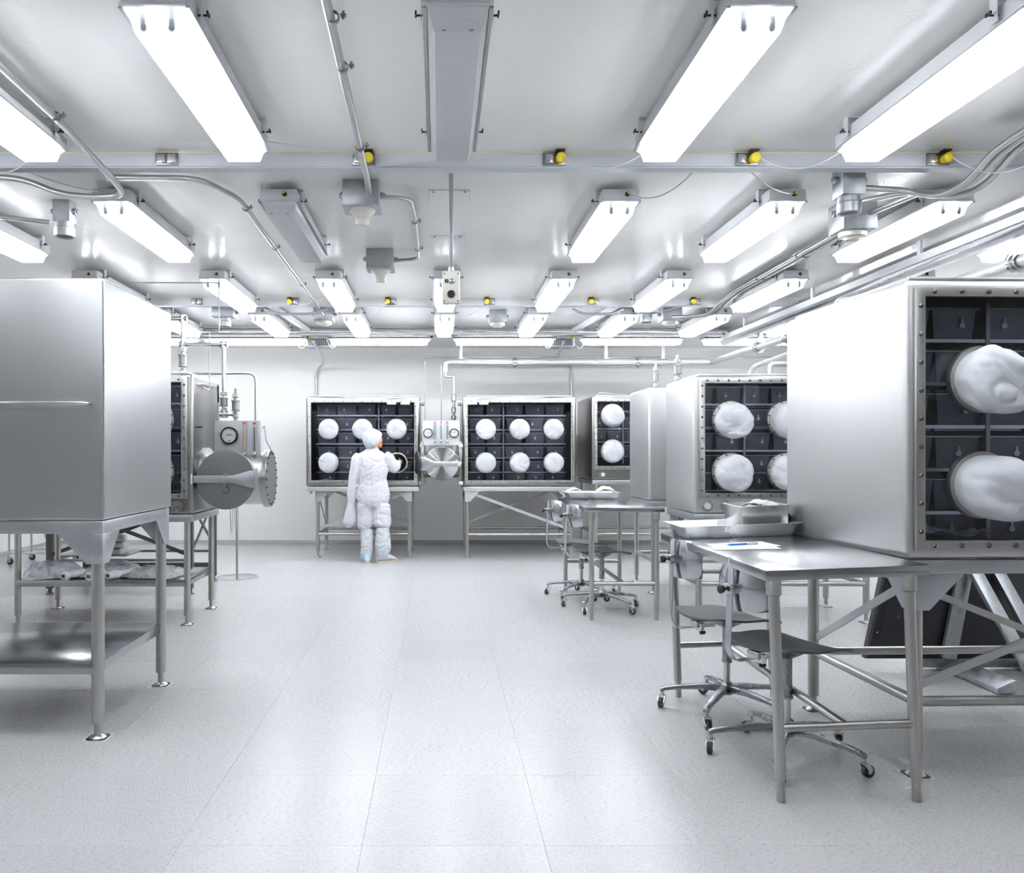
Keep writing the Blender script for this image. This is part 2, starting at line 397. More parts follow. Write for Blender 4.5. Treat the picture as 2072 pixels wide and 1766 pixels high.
# ------------------------------------------------------------------ fluorescent ceiling fixtures
def make_fixture(lit):
    t = thing('fluorescent_fixture', 'x', 'light fixture', (0, 0, ZC))
    h = MB()
    h.bx(-.1025, .1025, -.635, .635, -.092, -.032)                 # housing channel
    h.bx(-.108, .108, -.638, .638, -.1, -.092)
    h.build('housing', 'white_paint', t, bevel=.003)
    # lens: an open trough with sloped ends
    a = [(-.098,-.628,-.101),(.098,-.628,-.101),(.098,.628,-.101),(-.098,.628,-.101)]
    b = [(-.086,-.600,-.125),(.086,-.600,-.125),(.086,.600,-.125),(-.086,.600,-.125)]
    c = [(-.073,-.592,-.165),(.073,-.592,-.165),(.073,.592,-.165),(-.073,.592,-.165)]
    L = MB().add(a+b+c, [(i,(i+1)%4,4+(i+1)%4,4+i) for i in range(4)] + [(4+i,4+(i+1)%4,8+(i+1)%4,8+i) for i in range(4)] + [(8,9,10,11)])
    L.build('lens', 'lens' if lit else 'lens_unlit', t, smooth=0)
    for s in (-1, 1):
        MB().lathe([(.0127,-.575),(.0127,.575)], (s*.044, 0, -.130), (0,1,0), 6, caps=False).build('tube', 'tube_lit' if lit else 'tube_off', t)
        MB().bx(s*.1 if s>0 else -.112, .112 if s>0 else s*.1, -.63, .63, -.106, -.1).build('lens_clip_rail', 'alu' if lit else 'steel_disc', t)
        for e in (-1, 1):
            k = MB().bx(s*.044-.012, s*.044+.012, e*.588-.006, e*.588+.006, -.150, -.1)
            k.lathe([(.012,-.006),(.012,.006)], (s*.044, e*.588, -.150), (0,1,0), 10)
            k.build('lamp_holder', 'galv', t, bevel=.002)
            br = MB().bx(s*.118-.0015, s*.118+.0015, e*.5-.02, e*.5+.02, -.088, 0)
            if s > 0: br.bx(-.118, .118, e*.5-.02, e*.5+.02, -.004, 0)
            br.build('mounting_bracket', 'white_paint', t)
            wn = MB().cyl((s*.1, e*.5, -.062), (s*.138, e*.5, -.062), .004, n=8)
            for q in (-1, 1): wn.box((s*.136, e*.5+q*.009, -.058), (.006, .012, .012))
            wn.build('wing_nut', 'black', t, bevel=.002)
    g = MB().lathe([(.013,0),(.013,.012),(.009,.02),(.009,.026)], (.035, -.635, -.062), (0,-1,0), 10)
    g.build('cable_gland', 'black', t)
    MB().lathe([(.006,0),(.006,.006)], (.035, -.661, -.062), (0,-1,0), 8).build('gland_seal', 'yellow', t)
    return t
fx_on, fx_off = make_fixture(True), make_fixture(False)
COLS = [-2.86, -1.83, -.895, .06, 1.015, 1.945, 2.88, 3.9]
ROWS = [3.25, 5.29, 7.37, 9.12, 1.11, -.98]
row_txt = ['before the near ceiling beam', 'just behind the near ceiling beam', 'just before the far ceiling beam', 'behind the far ceiling beam',
           'in the row above the camera', 'in the row behind the camera']
used = {True: 0, False: 0}
FIX = {}
def place_fixture(lit, loc, rot, label, group):
    src = fx_on if lit else fx_off
    t = src if not used[lit] else copy_tree(src)
    used[lit] = 1
    t.location = loc; t.rotation_euler = (0, 0, R(rot)); t['label'] = label; t['group'] = group
    return t
def place_txt(r, c):
    if r == 0: return ['just outside left edge', 'first from left', 'second from left', 'third from left', 'fourth from left', 'fifth from left', 'just outside right edge', 'far outside right edge'][c]
    if r == 1: return ORD[c - (c > 3)] + ' from left'
    return ORD[c] + ' from left'
for r, y in enumerate(ROWS):
    for c, x in enumerate(COLS):
        if r == 1 and c == 3: continue
        if r == 5 or (r == 4 and c not in (1, 2, 5)): continue
        lit = (r, c) not in ((0, 3), (1, 2))
        if not lit: lab = 'unlit fluorescent ceiling fixture with clear lens, ' + row_txt[r]
        else: lab = 'lit white fluorescent ceiling fixture %s, %s' % (row_txt[r], place_txt(r, c))
        FIX[r, c] = place_fixture(lit, (x, y, ZC), 0, lab, 'ceiling fixtures pointing at the back wall')
for i, x in enumerate((-3.62, -2.28, -.735, .81, 2.39, 3.9)):
    place_fixture(True, (x, 10.36, ZC), 90, 'lit fluorescent fixture set crosswise near the back wall, %s from left' % ORD[i], 'crosswise fixtures near the back wall')

# bare brackets where the fixture is missing
t = thing('mounting_bracket', 'pair of empty white fixture brackets on ceiling above hanging control box', 'bracket', (.06, 5.29, ZC))
for e in (-1, 1):
    MB().bx(-.118,.118, e*.5-.02, e*.5+.02, -.005, 0).bx(-.12,-.117, e*.5-.02, e*.5+.02, -.085, 0).bx(.117,.12, e*.5-.02, e*.5+.02, -.085, 0).build('bracket_strap', 'white_paint', t)
    for s in (-.09, .09): MB().cyl((s, e*.5, -.012), (s, e*.5, -.005), .008, n=8).build('screw', 'galv', t)

# ------------------------------------------------------------------ outlets, plugs and cords on the beams
def outlet(x, y, plug, label):
    t = thing('power_outlet', label, 'outlet', (x, y, 2.778), 0, 'outlets on the ceiling beams')
    MB().bx(-.055,.055,-.012,0,-.032,.03).build('wall_plate', 'steel_disc', t, bevel=.002)
    for s in (-1, 1):
        if plug and s == plug:
            MB().lathe([(.021,0),(.021,.018),(.024,.022),(.024,.05),(.016,.058),(.008,.06)], (s*.026, -.012, -.004), (0,-1,-.1), 16).build('plug', 'yellow', t)
            MB().bx(s*.026-.022, s*.026+.022, -.05, -.012, .028, .038).build('flip_lid', 'panel_dark', t, bevel=.003)
        else:
            MB().bx(s*.026-.021, s*.026+.021, -.024, -.012, -.024, .022).build('flip_lid', 'steel_bright', t, bevel=.005)
    return t
def cord(p0, p1, drop, fix, col='white_paint', r=.0028):
    return MB().tube(sag(p0, p1, drop), r, 6).build('power_cord', col, FIX[fix], world=True)
for k, (x, plug) in enumerate(((-1.357, 0), (-.375, 1), (.577, 1), (1.538, 1), (2.49, 1))):
    outlet(x, BEAM[0], plug, 'metal outlet with %s on near ceiling beam, %s from left' % ('a yellow plug' if plug else 'two closed lids', ORD[k]))
for k, (x, plug) in enumerate(((-2.35, 0), (-1.42, -1), (-.47, -1), (.49, -1), (1.5, -1), (2.49, -1))):
    outlet(x, BEAM[1], plug, 'metal outlet with %s on far ceiling beam, %s from left' % ('a yellow plug' if plug else 'two closed lids', ORD[k]))
Zp = 2.775
for k, (a, b, dr) in enumerate((((.603, 4.11, Zp), (1.0, 3.86, 2.74), .09), ((1.564, 4.11, Zp), (1.9, 3.86, 2.74), .09), ((2.516, 4.11, Zp), (2.85, 3.86, 2.74), .11),
                               ((-.35, 4.11, Zp), (-.87, 3.86, 2.76), .0), ((-2.3, 4.15, Zp), (-1.83, 3.86, 2.74), .1))):
    cord(a, b, dr, ((0,4),(0,5),(0,6),(0,2),(0,1))[k])
for k, (a, b, dr) in enumerate(((( 1.05, 4.64, 2.752), (1.3, 4.28, 2.75), .07), ((1.98, 4.64, 2.752), (1.6, 4.28, 2.75), .03), ((-1.8, 4.64, 2.752), (-2.1, 4.28, 2.75), .02))):
    cord(a, b, dr, ((1,4),(1,5),(1,1))[k], 'galv')
for k, (a, b, dr) in enumerate((((-.5, 8.06, Zp), (-.85, 8.46, 2.752), .12), ((.46, 8.06, Zp), (.09, 8.46, 2.752), .1), ((1.47, 8.06, Zp), (1.05, 8.46, 2.752), .1),
                               ((2.46, 8.06, Zp), (1.98, 8.46, 2.752), .05), ((-1.45, 8.06, Zp), (-1.2, 8.0, 2.76), .03))):
    cord(a, b, dr, ((3,2),(3,3),(3,4),(3,5),(2,1))[k])

# ------------------------------------------------------------------ conduits and pipes
def pipe(name, pts, r, mat, label, cat, fil=.08, clamps=(), n=10, group=None):
    t = thing(name, label, cat, tuple(pts[0]), 0, group)
    path = fillet(pts, fil)
    MB().tube(path, r, n).build('pipe_run' if r > .025 else 'tube_run', mat, t, world=True)
    for (c, ax) in clamps:
        m = MB().lathe([(r+.001,-.008),(r+.005,-.008),(r+.005,.008),(r+.001,.008)], c, ax, 12, caps=False)
        m.box(Vector(c)+Vector((r+.016,0,.006)), (.02,.016,.006)).cyl(Vector(c)+Vector((r+.016,0,-.006)), Vector(c)+Vector((r+.016,0,.02)), .005, n=6)
        m.build('clamp', 'steel_disc', t, world=True)
    return t
zc = ZC - .05
pipe('conduit', [(-.34, 1.5, 2.72), (-.37, 4.3, 2.72), (-.385, 4.6, 2.745)], .0165, 'conduit', 'straight grey conduit running overhead to the horn box, with clamps', 'conduit',
     clamps=[((-.342, 2.70, 2.72), (0,1,0)), ((-.352, 3.05, 2.72), (0,1,0)), ((-.365, 3.85, 2.72), (0,1,0))])
pipe('conduit', [(-.33, 4.70, 2.75), (-.165, 4.73, 2.75), (-.15, 5.1, 2.75), (-.15, 6.2, 2.75), (-.34, 6.25, 2.745)], .014, 'conduit', 'bent conduit linking the two white horn boxes on ceiling', 'conduit',
     clamps=[((-.15, 5.2, 2.75), (0,1,0)), ((-.15, 5.9, 2.75), (0,1,0))])
pipe('conduit', [(-1.72, 4.32, 2.735), (-1.25, 4.33, 2.735), (-1.14, 4.75, 2.76), (-1.19, 7.9, 2.76), (-1.17, 8.4, 2.70)], .015, 'conduit', 'long thin conduit along ceiling between second and third light columns', 'conduit',
     fil=.12, clamps=[((-1.145, 4.95, 2.76), (0,1,0)), ((-1.16, 5.9, 2.76), (0,1,0)), ((-1.18, 7.2, 2.76), (0,1,0))])
pipe('conduit', [(-1.60, 1.8, 2.76), (-1.66, 3.70, 2.76), (-1.665, 3.95, 2.735), (-1.60, 4.12, 2.655), (-1.60, 4.24, 2.62), (-1.74, 4.28, 2.62), (-1.95, 4.30, 2.64), (-2.15, 4.32, 2.73), (-2.5, 4.34, 2.75)], .0165, 'conduit',
     'grey conduit snaking under near ceiling beam at the left', 'conduit', fil=.1, clamps=[((-1.65, 3.6, 2.76), (0,1,0))])
pipe('conduit', [(-3.0, 4.9, 2.74), (-2.6, 4.95, 2.71), (-2.33, 5.0, 2.69)], .014, 'conduit', 'short conduit feeding the grey sensor box at the left edge', 'conduit', fil=.2)
for k, (dx, dz) in enumerate(((0, 0), (.045, .012), (.10, -.005))):
    pipe('conduit', [(2.56+dx*.8, 2.2, 2.76), (2.62+dx*.8, 3.75, 2.755), (2.625+dx, 3.97, 2.735), (2.63+dx, 4.15, 2.655+dz), (2.59+dx, 4.33, 2.635+dz), (2.50+dx, 4.47, 2.715), (2.24+k*.16, 4.48+.24*k, 2.735)], .0165, 'conduit',
         'bent grey conduit dipping under near beam at the right, %s of three' % ['innermost', 'middle', 'outermost'][k], 'conduit', fil=.12)
for k in range(2):
    x = 2.66 + .055*k
    pipe('conduit', [(x-.02, 5.35, 2.77), (x, 5.7, 2.775), (x+.02, 7.6, 2.775), (x-.03, 7.9, 2.70), (x-.02, 8.1, 2.66), (x-.2, 8.3, 2.66), (x-.26, 8.55, 2.70)], .0165, 'conduit',
         'grey conduit running along ceiling at the right, %s one of a pair' % ['left', 'right'][k], 'conduit', fil=.1, clamps=[((x+.005, 6.2, 2.775), (0,1,0)), ((x+.015, 7.0, 2.775), (0,1,0))])
pipe('conduit', [(-1.72, 8.24, 2.73), (-1.6, 8.25, 2.68), (-1.25, 8.25, 2.68), (-1.1, 8.24, 2.73)], .013, 'conduit', 'curved conduit loop under far beam left of the person', 'conduit', fil=.08)
pipe('conduit', [(1.32, 8.24, 2.73), (1.42, 8.25, 2.68), (1.72, 8.25, 2.68), (1.82, 8.24, 2.73)], .013, 'conduit', 'curved conduit loop under far beam at right of centre', 'conduit', fil=.08)

# junction boxes
def jbox(loc, s, h, kind, label, cat):
    t = thing('junction_box', label, cat, (loc[0], loc[1], ZC))
    MB().bx(-s/2, s/2, -s/2, s/2, -h, 0).build('box', 'galv', t, bevel=.002)
    if kind == 'horn':
        MB().bx(-s/2-.004, s/2+.004, -s/2-.004, s/2+.004, -h-.003, -h).build('cover_plate', 'galv', t)
        MB().lathe([(.074,0),(.072,.012),(.05,.03),(.036,.05),(.04,.055),(.036,.085),(.03,.09),(.0,.09)], (0,0,-h-.003), (0,0,-1), 24).build('horn', 'cream', t)
    elif kind == 'sensor':
        MB().lathe([(.055,0),(.055,.03),(.06,.035),(.06,.085),(.05,.09),(.045,.082),(.0,.08)], (0,0,-h), (0,0,-1), 24).build('sensor_can', 'galv', t)
        MB().lathe([(.044,0),(.02,.004),(0,.004)], (0,0,-h-.083), (0,0,-1), 20).build('sensor_face', 'panel_dark', t)
    elif kind == 'smoke':
        MB().lathe([(.078,0),(.08,.012),(.076,.03),(.05,.036),(.04,.048),(.03,.05),(0,.05)], (0,0,-h), (0,0,-1), 28).build('smoke_detector', 'cream', t)
    for s_ in ((-1, 1)):
        MB().lathe([(.019,0),(.019,.02),(.014,.022),(.014,.03)], (s_*s/2, 0, -.06), (s_,0,0), 10).build('conduit_fitting', 'galv', t)
    return t
jbox((-.43, 4.69), .2, .137, 'horn', 'grey junction box with large cream horn nearest the camera', 'junction box')
jbox((-.435, 6.24), .2, .137, 'horn', 'smaller-looking grey box with cream horn further back on ceiling', 'junction box')
jbox((-2.24, 5.0), .10, .125, 'sensor', 'small grey box with round sensor can at the left edge', 'sensor')
jbox((2.17, 4.42), .12, .15, 'sensor', 'grey ceiling box with cylindrical sensor can at the upper right', 'sensor')
jbox((2.50, 5.05), .2, .17, 'smoke', 'large grey ceiling box with white smoke detector at the upper right', 'smoke detector')
jbox((-1.2, 8.75), .2, .13, 'smoke', 'grey ceiling box with smoke detector behind far beam, left of person', 'smoke detector')
jbox((.62, 8.85), .18, .13, 'smoke', 'pale ceiling box behind far beam beside the hanging control box', 'smoke detector')
jbox((2.42, 8.75), .2, .13, 'smoke', 'grey ceiling box with smoke detector behind far beam at right', 'smoke detector')
jbox((2.1, 8.45), .19, .10, 'sensor', 'grey ceiling box with sensor can behind far beam at right', 'sensor')
jbox((-2.2, 8.6), .22, .12, 'sensor', 'grey ceiling box with sensor can above the round airlock', 'sensor')

# hanging bar with control box
t = thing('hanging_control_box', 'cream control box with black knob hanging from ceiling on a white bar', 'control box', (.066, 4.5, ZC))
MB().bx(-.011,.011,-.011,.011,-.54,0).build('hanger_bar', 'alu', t, bevel=.001)
b = MB().bx(-.047,.047,-.035,.035,-.70,-.53).build('enclosure', 'cream', t, bevel=.006)
MB().lathe([(.021,0),(.021,.008),(.016,.012),(.016,.02),(0,.02)], (0,-.035,-.655), (0,-1,0), 20).build('knob', 'black', b)
MB().lathe([(.015,0),(.015,.006),(.012,.008),(0,.008)], (.004,-.035,-.585), (0,-1,0), 20).build('speaker_grille', 'galv', b)
MB().bx(-.034,-.016,-.0365,-.035,-.594,-.574).build('number_plate', 'black', b)
for sx in (-.037,.037):
    for sz in (-.69,-.545): MB().lathe([(.004,0),(.003,.003)], (sx,-.035,sz), (0,-1,0), 8).build('screw', 'black', b)
MB().lathe([(.014,0),(.016,.015),(.016,.025),(.009,.03),(.009,.05)], (0,0,-.53), (0,0,1), 12).build('cable_gland', 'galv', t)
fc = bpy.data.curves.new('numeral', 'FONT'); fc.body = '3'; fc.size = .018; fc.align_x = 'CENTER'; fc.align_y = 'CENTER'
fo = bpy.data.objects.new('numeral', fc); COL.objects.link(fo)
dg = bpy.context.evaluated_depsgraph_get(); nm = bpy.data.meshes.new_from_object(fo.evaluated_get(dg)); bpy.data.objects.remove(fo)
nm.materials.clear(); nm.materials.append(M['plate_white'])
no = link('numeral', nm, b); no.location = (-.025, -.037, -.584); no.rotation_euler = (R(90), 0, 0)

# large pipes and duct on the right and at the back
def flange(m, c, ax, r):
    m.lathe([(r,-.03),(r+.012,-.03),(r+.012,-.012),(r+.03,-.012),(r+.03,.012),(r+.012,.012),(r+.012,.03),(r,.03)], c, ax, 18, caps=False)
t = pipe('process_pipe', [(3.62, 1.5, 2.5), (3.6, 11.0, 2.5), (.085, 11.0, 2.5), (.085, 11.0, 2.36)], .042, 'pipe_white', 'silvery overhead pipe running down the right side and along back wall', 'pipe', fil=.1, n=14)
m = MB()
for c, ax in (((1.0, 11, 2.5), (1,0,0)), ((2.62, 11, 2.5), (1,0,0)), ((3.6, 8.6, 2.5), (0,1,0)), ((3.6, 5.2, 2.5), (0,1,0)), ((3.6, 9.4, 2.5), (0,1,0))): flange(m, c, ax, .042)
m.build('flange', 'steel_bright', t, world=True)
MB().tube(fillet([(.085,11,2.36),(.085,11,2.31),(.17,11,2.31),(.195,11,2.31),(.195,11,1.74)], .03), .018, 10).build('drop_pipe', 'pipe_white', t, world=True)
v = MB().lathe([(.02,0),(.034,.01),(.034,.05),(.02,.06),(.02,.09),(.03,.1),(.03,.16),(.02,.17),(.02,.24),(.034,.25),(.034,.33),(.02,.34)], (.195,11,1.74), (0,0,1), 12)
v.build('valve', 'steel_tube', t, world=True)
for k, (x, y) in enumerate(((.29, 11.0), (2.2, 11.0), (2.95, 11.0), (3.6, 9.35), (3.6, 7.2), (3.6, 4.9))):
    tt = thing('pipe_hanger', 'white square pipe hanger from ceiling, %s from left' % ['first', 'second', 'third', 'fourth', 'fifth', 'rightmost'][k], 'pipe hanger', (x, y, ZC), 0, 'pipe hangers')
    MB().bx(-.022,.022,-.022,.022,-.27,0).build('hanger_post', 'white_paint', tt, bevel=.002)
    MB().bx(-.05,.05,-.035,.035,-.275,-.268).build('saddle', 'galv', tt)
    MB().bx(-.06,.06,-.04,.04,-.012,0).build('ceiling_plate', 'white_paint', tt)
pipe('insulated_duct', [(3.52, 1.0, 2.70), (3.5, 10.2, 2.70)], .085, 'duct_foil', 'shiny foil-wrapped duct running along ceiling at the right', 'duct', n=20)
pipe('insulated_duct', [(-5.3, 10.0, 2.755), (5.3, 10.0, 2.755)], .05, 'duct_foil', 'shiny foil-wrapped pipe crossing ceiling before the back fixtures', 'duct', n=14)
t = thing('cable_rail', 'slim white slotted rail along ceiling at the right', 'rail', (3.42, 1.5, 2.70))
MB().bx(3.40,3.425,1.5,10.0,2.675,2.70).bx(3.395,3.40,1.5,10.0,2.66,2.715).build('rail', 'white_paint', t, world=True)
for k in range(5): MB().bx(3.40,3.42,2.5+1.7*k,2.54+1.7*k,2.70,ZC).build('rail_support', 'white_paint', t, world=True)
pipe('gas_tube', [(-.2, 11.3, 2.60), (4.6, 11.3, 2.60)], .010, 'conduit', 'thin steel tube running above the overhead pipe at back wall', 'tube', fil=.02)
pipe('wall_conduit', [(-1.57, 10.45, 2.70), (-1.57, 11.2, 2.60), (-1.62, 11.7, 2.55), (-1.73, 11.95, 2.5), (-1.757, 11.975, 2.38), (-1.757, 11.975, 1.2)], .02, 'pipe_white', 'white conduit dropping down back wall behind left back glovebox', 'conduit', fil=.12, n=8)
pipe('wall_conduit', [(1.56, 10.45, 2.70), (1.58, 11.0, 2.62), (1.62, 11.6, 2.58), (1.9, 11.95, 2.55), (1.9, 11.975, 2.4), (1.9, 11.975, 1.2)], .02, 'pipe_white', 'white conduit dropping down back wall behind right back glovebox', 'conduit', fil=.12, n=8)
for k, x in enumerate((-1.52, 1.56)):
    t = thing('air_vent', 'square dark grille vent on ceiling box, %s of the person' % ['left', 'right'][k], 'vent', (x, 10.62, 2.70), 0, 'grille vents at the back')
    MB().bx(-.17,.17,0,.3,-.04,.114).build('vent_box', 'white_paint', t, bevel=.004)
    MB().bx(-.145,.145,-.004,0,-.032,.06).build('grille_back', 'panel_dark', t)
    g = MB()
    for i in range(13): g.bx(-.146+.0235*i,-.142+.0235*i,-.009,-.004,-.033,.061)
    for i in range(5): g.bx(-.146,.146,-.009,-.004,-.033+.0225*i,-.029+.0225*i)
    g.build('grille_bars', 'white_paint', t, smooth=0)
    b = thing('strut_beam', 'white square strut sloping from far beam to vent, %s' % ['left of centre', 'right of centre'][k], 'strut', (x, 8.3, 2.72))
    MB().bar((x+(-.16 if k == 0 else .22), 8.25, 2.775), (x, 10.5, 2.765), .045, .05).build('strut', 'white_paint', b, world=True)
    for q in (-1, 1):
        MB().lathe([(.022,0),(.022,.03),(.016,.045),(.0,.045)], (x+q*.11, 10.5, 2.755), (0,-1,0), 12).build('plug', 'yellow', b, world=True)
        MB().tube(sag((x+q*.11,10.45,2.755),(x+q*.28,10.4,2.75),.14), .005, 6).build('cord', 'white_paint', b, world=True)

# ------------------------------------------------------------------ gloveboxes and cabinets
def dark_shell(name, mat, parent, W, D, z0, z1, op, bev=.028):
    """rounded sheet metal box, open at the window, shade inside put into the lining colour"""
    bm = bmesh.new(); bmesh.ops.create_cube(bm, size=1)
    for v in bm.verts: v.co = Vector((v.co.x*W, (v.co.y+.5)*D, z0+(v.co.z+.5)*(z1-z0)))
    bmesh.ops.bevel(bm, geom=list(bm.edges), offset=bev, segments=4, affect='EDGES', profile=.5)
    if op:
        fr = min(bm.faces, key=lambda f: (round(f.calc_center_median().y, 4), -f.calc_area()))
        corners = sorted(fr.verts, key=lambda v: (v.co.z > (z0+z1)/2, v.co.x if v.co.z < (z0+z1)/2 else -v.co.x))
        bm.faces.remove(fr)
        def ring(x0, x1, za, zb, y): return [bm.verts.new(c) for c in ((x0,y,za),(x1,y,za),(x1,y,zb),(x0,y,zb))]
        x0, x1, za, zb = op; e = .02
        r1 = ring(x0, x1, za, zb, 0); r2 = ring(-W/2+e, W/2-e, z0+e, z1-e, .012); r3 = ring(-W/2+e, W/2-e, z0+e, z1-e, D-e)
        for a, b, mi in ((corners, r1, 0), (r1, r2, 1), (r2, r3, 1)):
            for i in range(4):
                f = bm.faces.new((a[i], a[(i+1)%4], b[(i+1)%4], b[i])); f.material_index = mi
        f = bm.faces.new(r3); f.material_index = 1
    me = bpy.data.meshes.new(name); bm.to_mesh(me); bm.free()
    me.materials.append(M[mat]); me.materials.append(M['interior_shade'])
    me.shade_smooth(); me.set_sharp_from_angle(angle=R(40))
    return link(name, me, parent)
bolt_me = MB().lathe([(.0095,0),(.0095,.004),(.007,.0085),(.002,.010)], (0,0,0), (0,-1,0), 8).build('bolt', 'bolt_steel'); 
BOLT = bolt_me.data; bpy.data.objects.remove(bolt_me)
def glove(seed, r, L, dx=0, dz=-.02, puff=1.0, nr=26, ns=72):
    off = Vector((seed*7.3, seed*3.1, seed*1.7)); vs = []
    for j in range(nr+1):
        t = j/nr; a = t*math.pi/2
        rad = r*(.86 + (puff-.86)*math.sin(min(1, t*2.2)*math.pi/2))*max(.0, math.cos(a))**.45 if j < nr else 0
        y = -L*math.sin(a)**.85
        for i in range(ns):
            th = 2*math.pi*i/ns
            d = Vector((math.cos(th), 0, math.sin(th)))
            p = Vector((0, y, 0)) + d*rad
            w = min(1, t*5)
            q = p/r + off
            cr = lambda s, o: max(0, 1-abs(noise.noise(q*s+Vector((o,0,0))))*3.2)**2
            nz = noise.noise(q*1.1)*.11 - cr(1.1, 3)*.045 - cr(2.3, 11)*.018 + noise.noise(q*4.5)*.010
            fold = .02*math.sin(i*2*math.pi*11/ns+seed+2*noise.noise(q))*math.exp(-t*4)
            k = 1 + w*nz + fold*w
            p = Vector((p.x*k, p.y*(1+w*nz*1.1), p.z*k))
            p += Vector((dx*t*t, 0, dz*t**1.3 - max(0, -d.z)*0))
            vs.append(p)
    fs = [(j*ns+i, j*ns+(i+1)%ns, (j+1)*ns+(i+1)%ns, (j+1)*ns+i) for j in range(nr) for i in range(ns)]
    return vs, fs
def port(parent, x, z, r, seed, L=.12, dx=0, dz=-.02, puff=1.0, bolts=False, kind='cover', ringmat='steel_tube'):
    rg = MB().lathe([(r*.80,.0),(r,.0),(r,.018),(r*.985,.028),(r*.86,.03),(r*.84,.018),(r*.80,.0)], (0,0,0), (0,-1,0), 36, caps=False).build('port_ring', ringmat, parent)
    rg.location = (x, -.01, z)
    if bolts:
        m = MB()
        for k in range(12):
            a = 2*math.pi*(k+.5)/12; m.lathe([(.0075,0),(.006,.007),(.002,.008)], (math.cos(a)*r*.925, -.029, math.sin(a)*r*.925), (0,-1,0), 8)
        m.build('ring_bolts', 'bolt_steel', rg)
    if kind == 'cover':
        vs, fs = glove(seed, r, L, dx, dz, puff)
        g = MB().add(vs, fs).build('glove_cover', 'glove', rg, smooth=80, fix=True); g.location = (0, -.014, 0)
    else:
        vs, fs = glove(seed, r*.92, -.2, 0, -.02, .95)
        g = MB().add(vs, fs).build('open_glove', 'glove_dark', rg, smooth=80); g.location = (0, -.002, 0)
    return rg
def stand(parent, W, D, zt, mat='steel_tube', inset=.055, r=.024, railh=.055, strz=.29, fr=None, gus=.15, braces=('front', 'back', 'left'), legs=(1,1,1,1), shelf=None, square=False, railmat='alu', plate=True):
    """legs with feet, top rails, gussets, stretchers and braces under a cabinet"""
    xs, ys = (-W/2+inset, W/2-inset), (inset, D-inset)
    rb = zt - railh
    MB().bx(-W/2+.01, W/2-.01, .01, .05, rb, zt).build('top_rail', railmat, parent, bevel=.004)
    MB().bx(-W/2+.01, W/2-.01, D-.05, D-.01, rb, zt).build('top_rail', railmat, parent, bevel=.004)
    for s in (-1, 1):
        x = s*(W/2-.03)
        MB().bx(x-.02, x+.02, .05, D-.05, rb, zt).build('top_rail', railmat, parent, bevel=.004)
    for ix, x in enumerate(xs):
        for iy, y in enumerate(ys):
            sx, sy = (1 if ix == 0 else -1), (1 if iy == 0 else -1)
            if square: L = MB().bx(x-r, x+r, y-r, y+r, .055, rb).build('leg', mat, parent, bevel=.003)
            else: L = MB().lathe([(r,.075),(r,rb)], (x,y,0), (0,0,1), 16).build('leg', mat, parent)
            MB().lathe([(r*.62,.075),(r*.62,.02)], (x,y,0), (0,0,1), 12).lathe([(.038,.0045),(.034,.010),(.014,.022)], (x,y,0), (0,0,1), 18).build('foot', mat, L)
            if plate:
                MB().prism([(-.045,-.032),(-.032,-.045),(.032,-.045),(.045,-.032),(.045,.032),(.032,.045),(-.032,.045),(-.045,.032)], (x,y,.0032), (1,0,0), (0,1,0), .0026).build('foot_pad', 'rubber', L, smooth=0)
                MB().bx(x-.055, x+.055, y-.055, y+.055, .0003, .0018).build('floor_plate', 'plate_white', L, smooth=0)
            if gus:
                g = gus
                gm = MB().prism([(-r-.004,0),(g,0),(r+.012,-g*.82),(-r-.004,-g*.82)], (x, y-sy*(r+.004), rb), (sx,0,0), (0,0,1), .006)
                gm.prism([(-r-.004,0),(g,0),(r+.012,-g*.82),(-r-.004,-g*.82)], (x-sx*(r+.004), y, rb), (0,sy,0), (0,0,1), .006)
                gm.build('gusset', railmat, parent, bevel=.0015)
    if strz:
        for y in ys: MB().cyl((xs[0], y, strz), (xs[1], y, strz), r*.8, n=12).build('stretcher', mat, parent)
        for x in xs: MB().cyl((x, ys[0], strz), (x, ys[1], strz), r*.8, n=12).build('stretcher', mat, parent)
    bw, bt = .035, .008
    hi, lo = rb-.03, (strz or .3)+.06
    if 'front' in braces: MB().bar((xs[0]+.06, ys[0], hi), (xs[1], ys[0], lo), bw, bt).build('brace', railmat, parent)
    if 'front_up' in braces: MB().bar((xs[0], ys[0]+.004, lo), (xs[1]-.06, ys[0]+.004, hi), bw, bt).build('brace', railmat, parent)
    if 'back' in braces: MB().bar((xs[0], ys[1], lo), (xs[1]-.1, ys[1], hi), bw, bt).build('brace', mat, parent)
    if 'back_down' in braces: MB().bar((xs[0]+.1, ys[1]-.01, hi), (xs[1], ys[1]-.01, lo), bw, bt).build('brace', mat, parent)
    if 'left' in braces: MB().bar((xs[0], ys[0], hi), (xs[0], ys[1], lo), bw, bt).build('brace', railmat, parent)
    if 'right' in braces: MB().bar((xs[1], ys[0], lo), (xs[1], ys[1], hi), bw, bt).build('brace', railmat, parent)
    if 'right_down' in braces: MB().bar((xs[1]+.01, ys[0], hi), (xs[1]+.01, ys[1], lo), bw, bt).build('brace', railmat, parent)
    if shelf:
        z = shelf
        s = MB().bx(xs[0], xs[1], ys[0]-.02, ys[1]+.02, z-.004, z)
        s.bx(xs[0], xs[1], ys[0]-.024, ys[0]-.018, z-.05, z).bx(xs[0], xs[1], ys[1]+.018, ys[1]+.024, z-.05, z)
        s.bx(xs[0]-.004, xs[0]+.002, ys[0]-.02, ys[1]+.02, z-.05, z).bx(xs[1]-.002, xs[1]+.004, ys[0]-.02, ys[1]+.02, z-.05, z)
        s.build('shelf', 'steel_top', parent, bevel=.002)
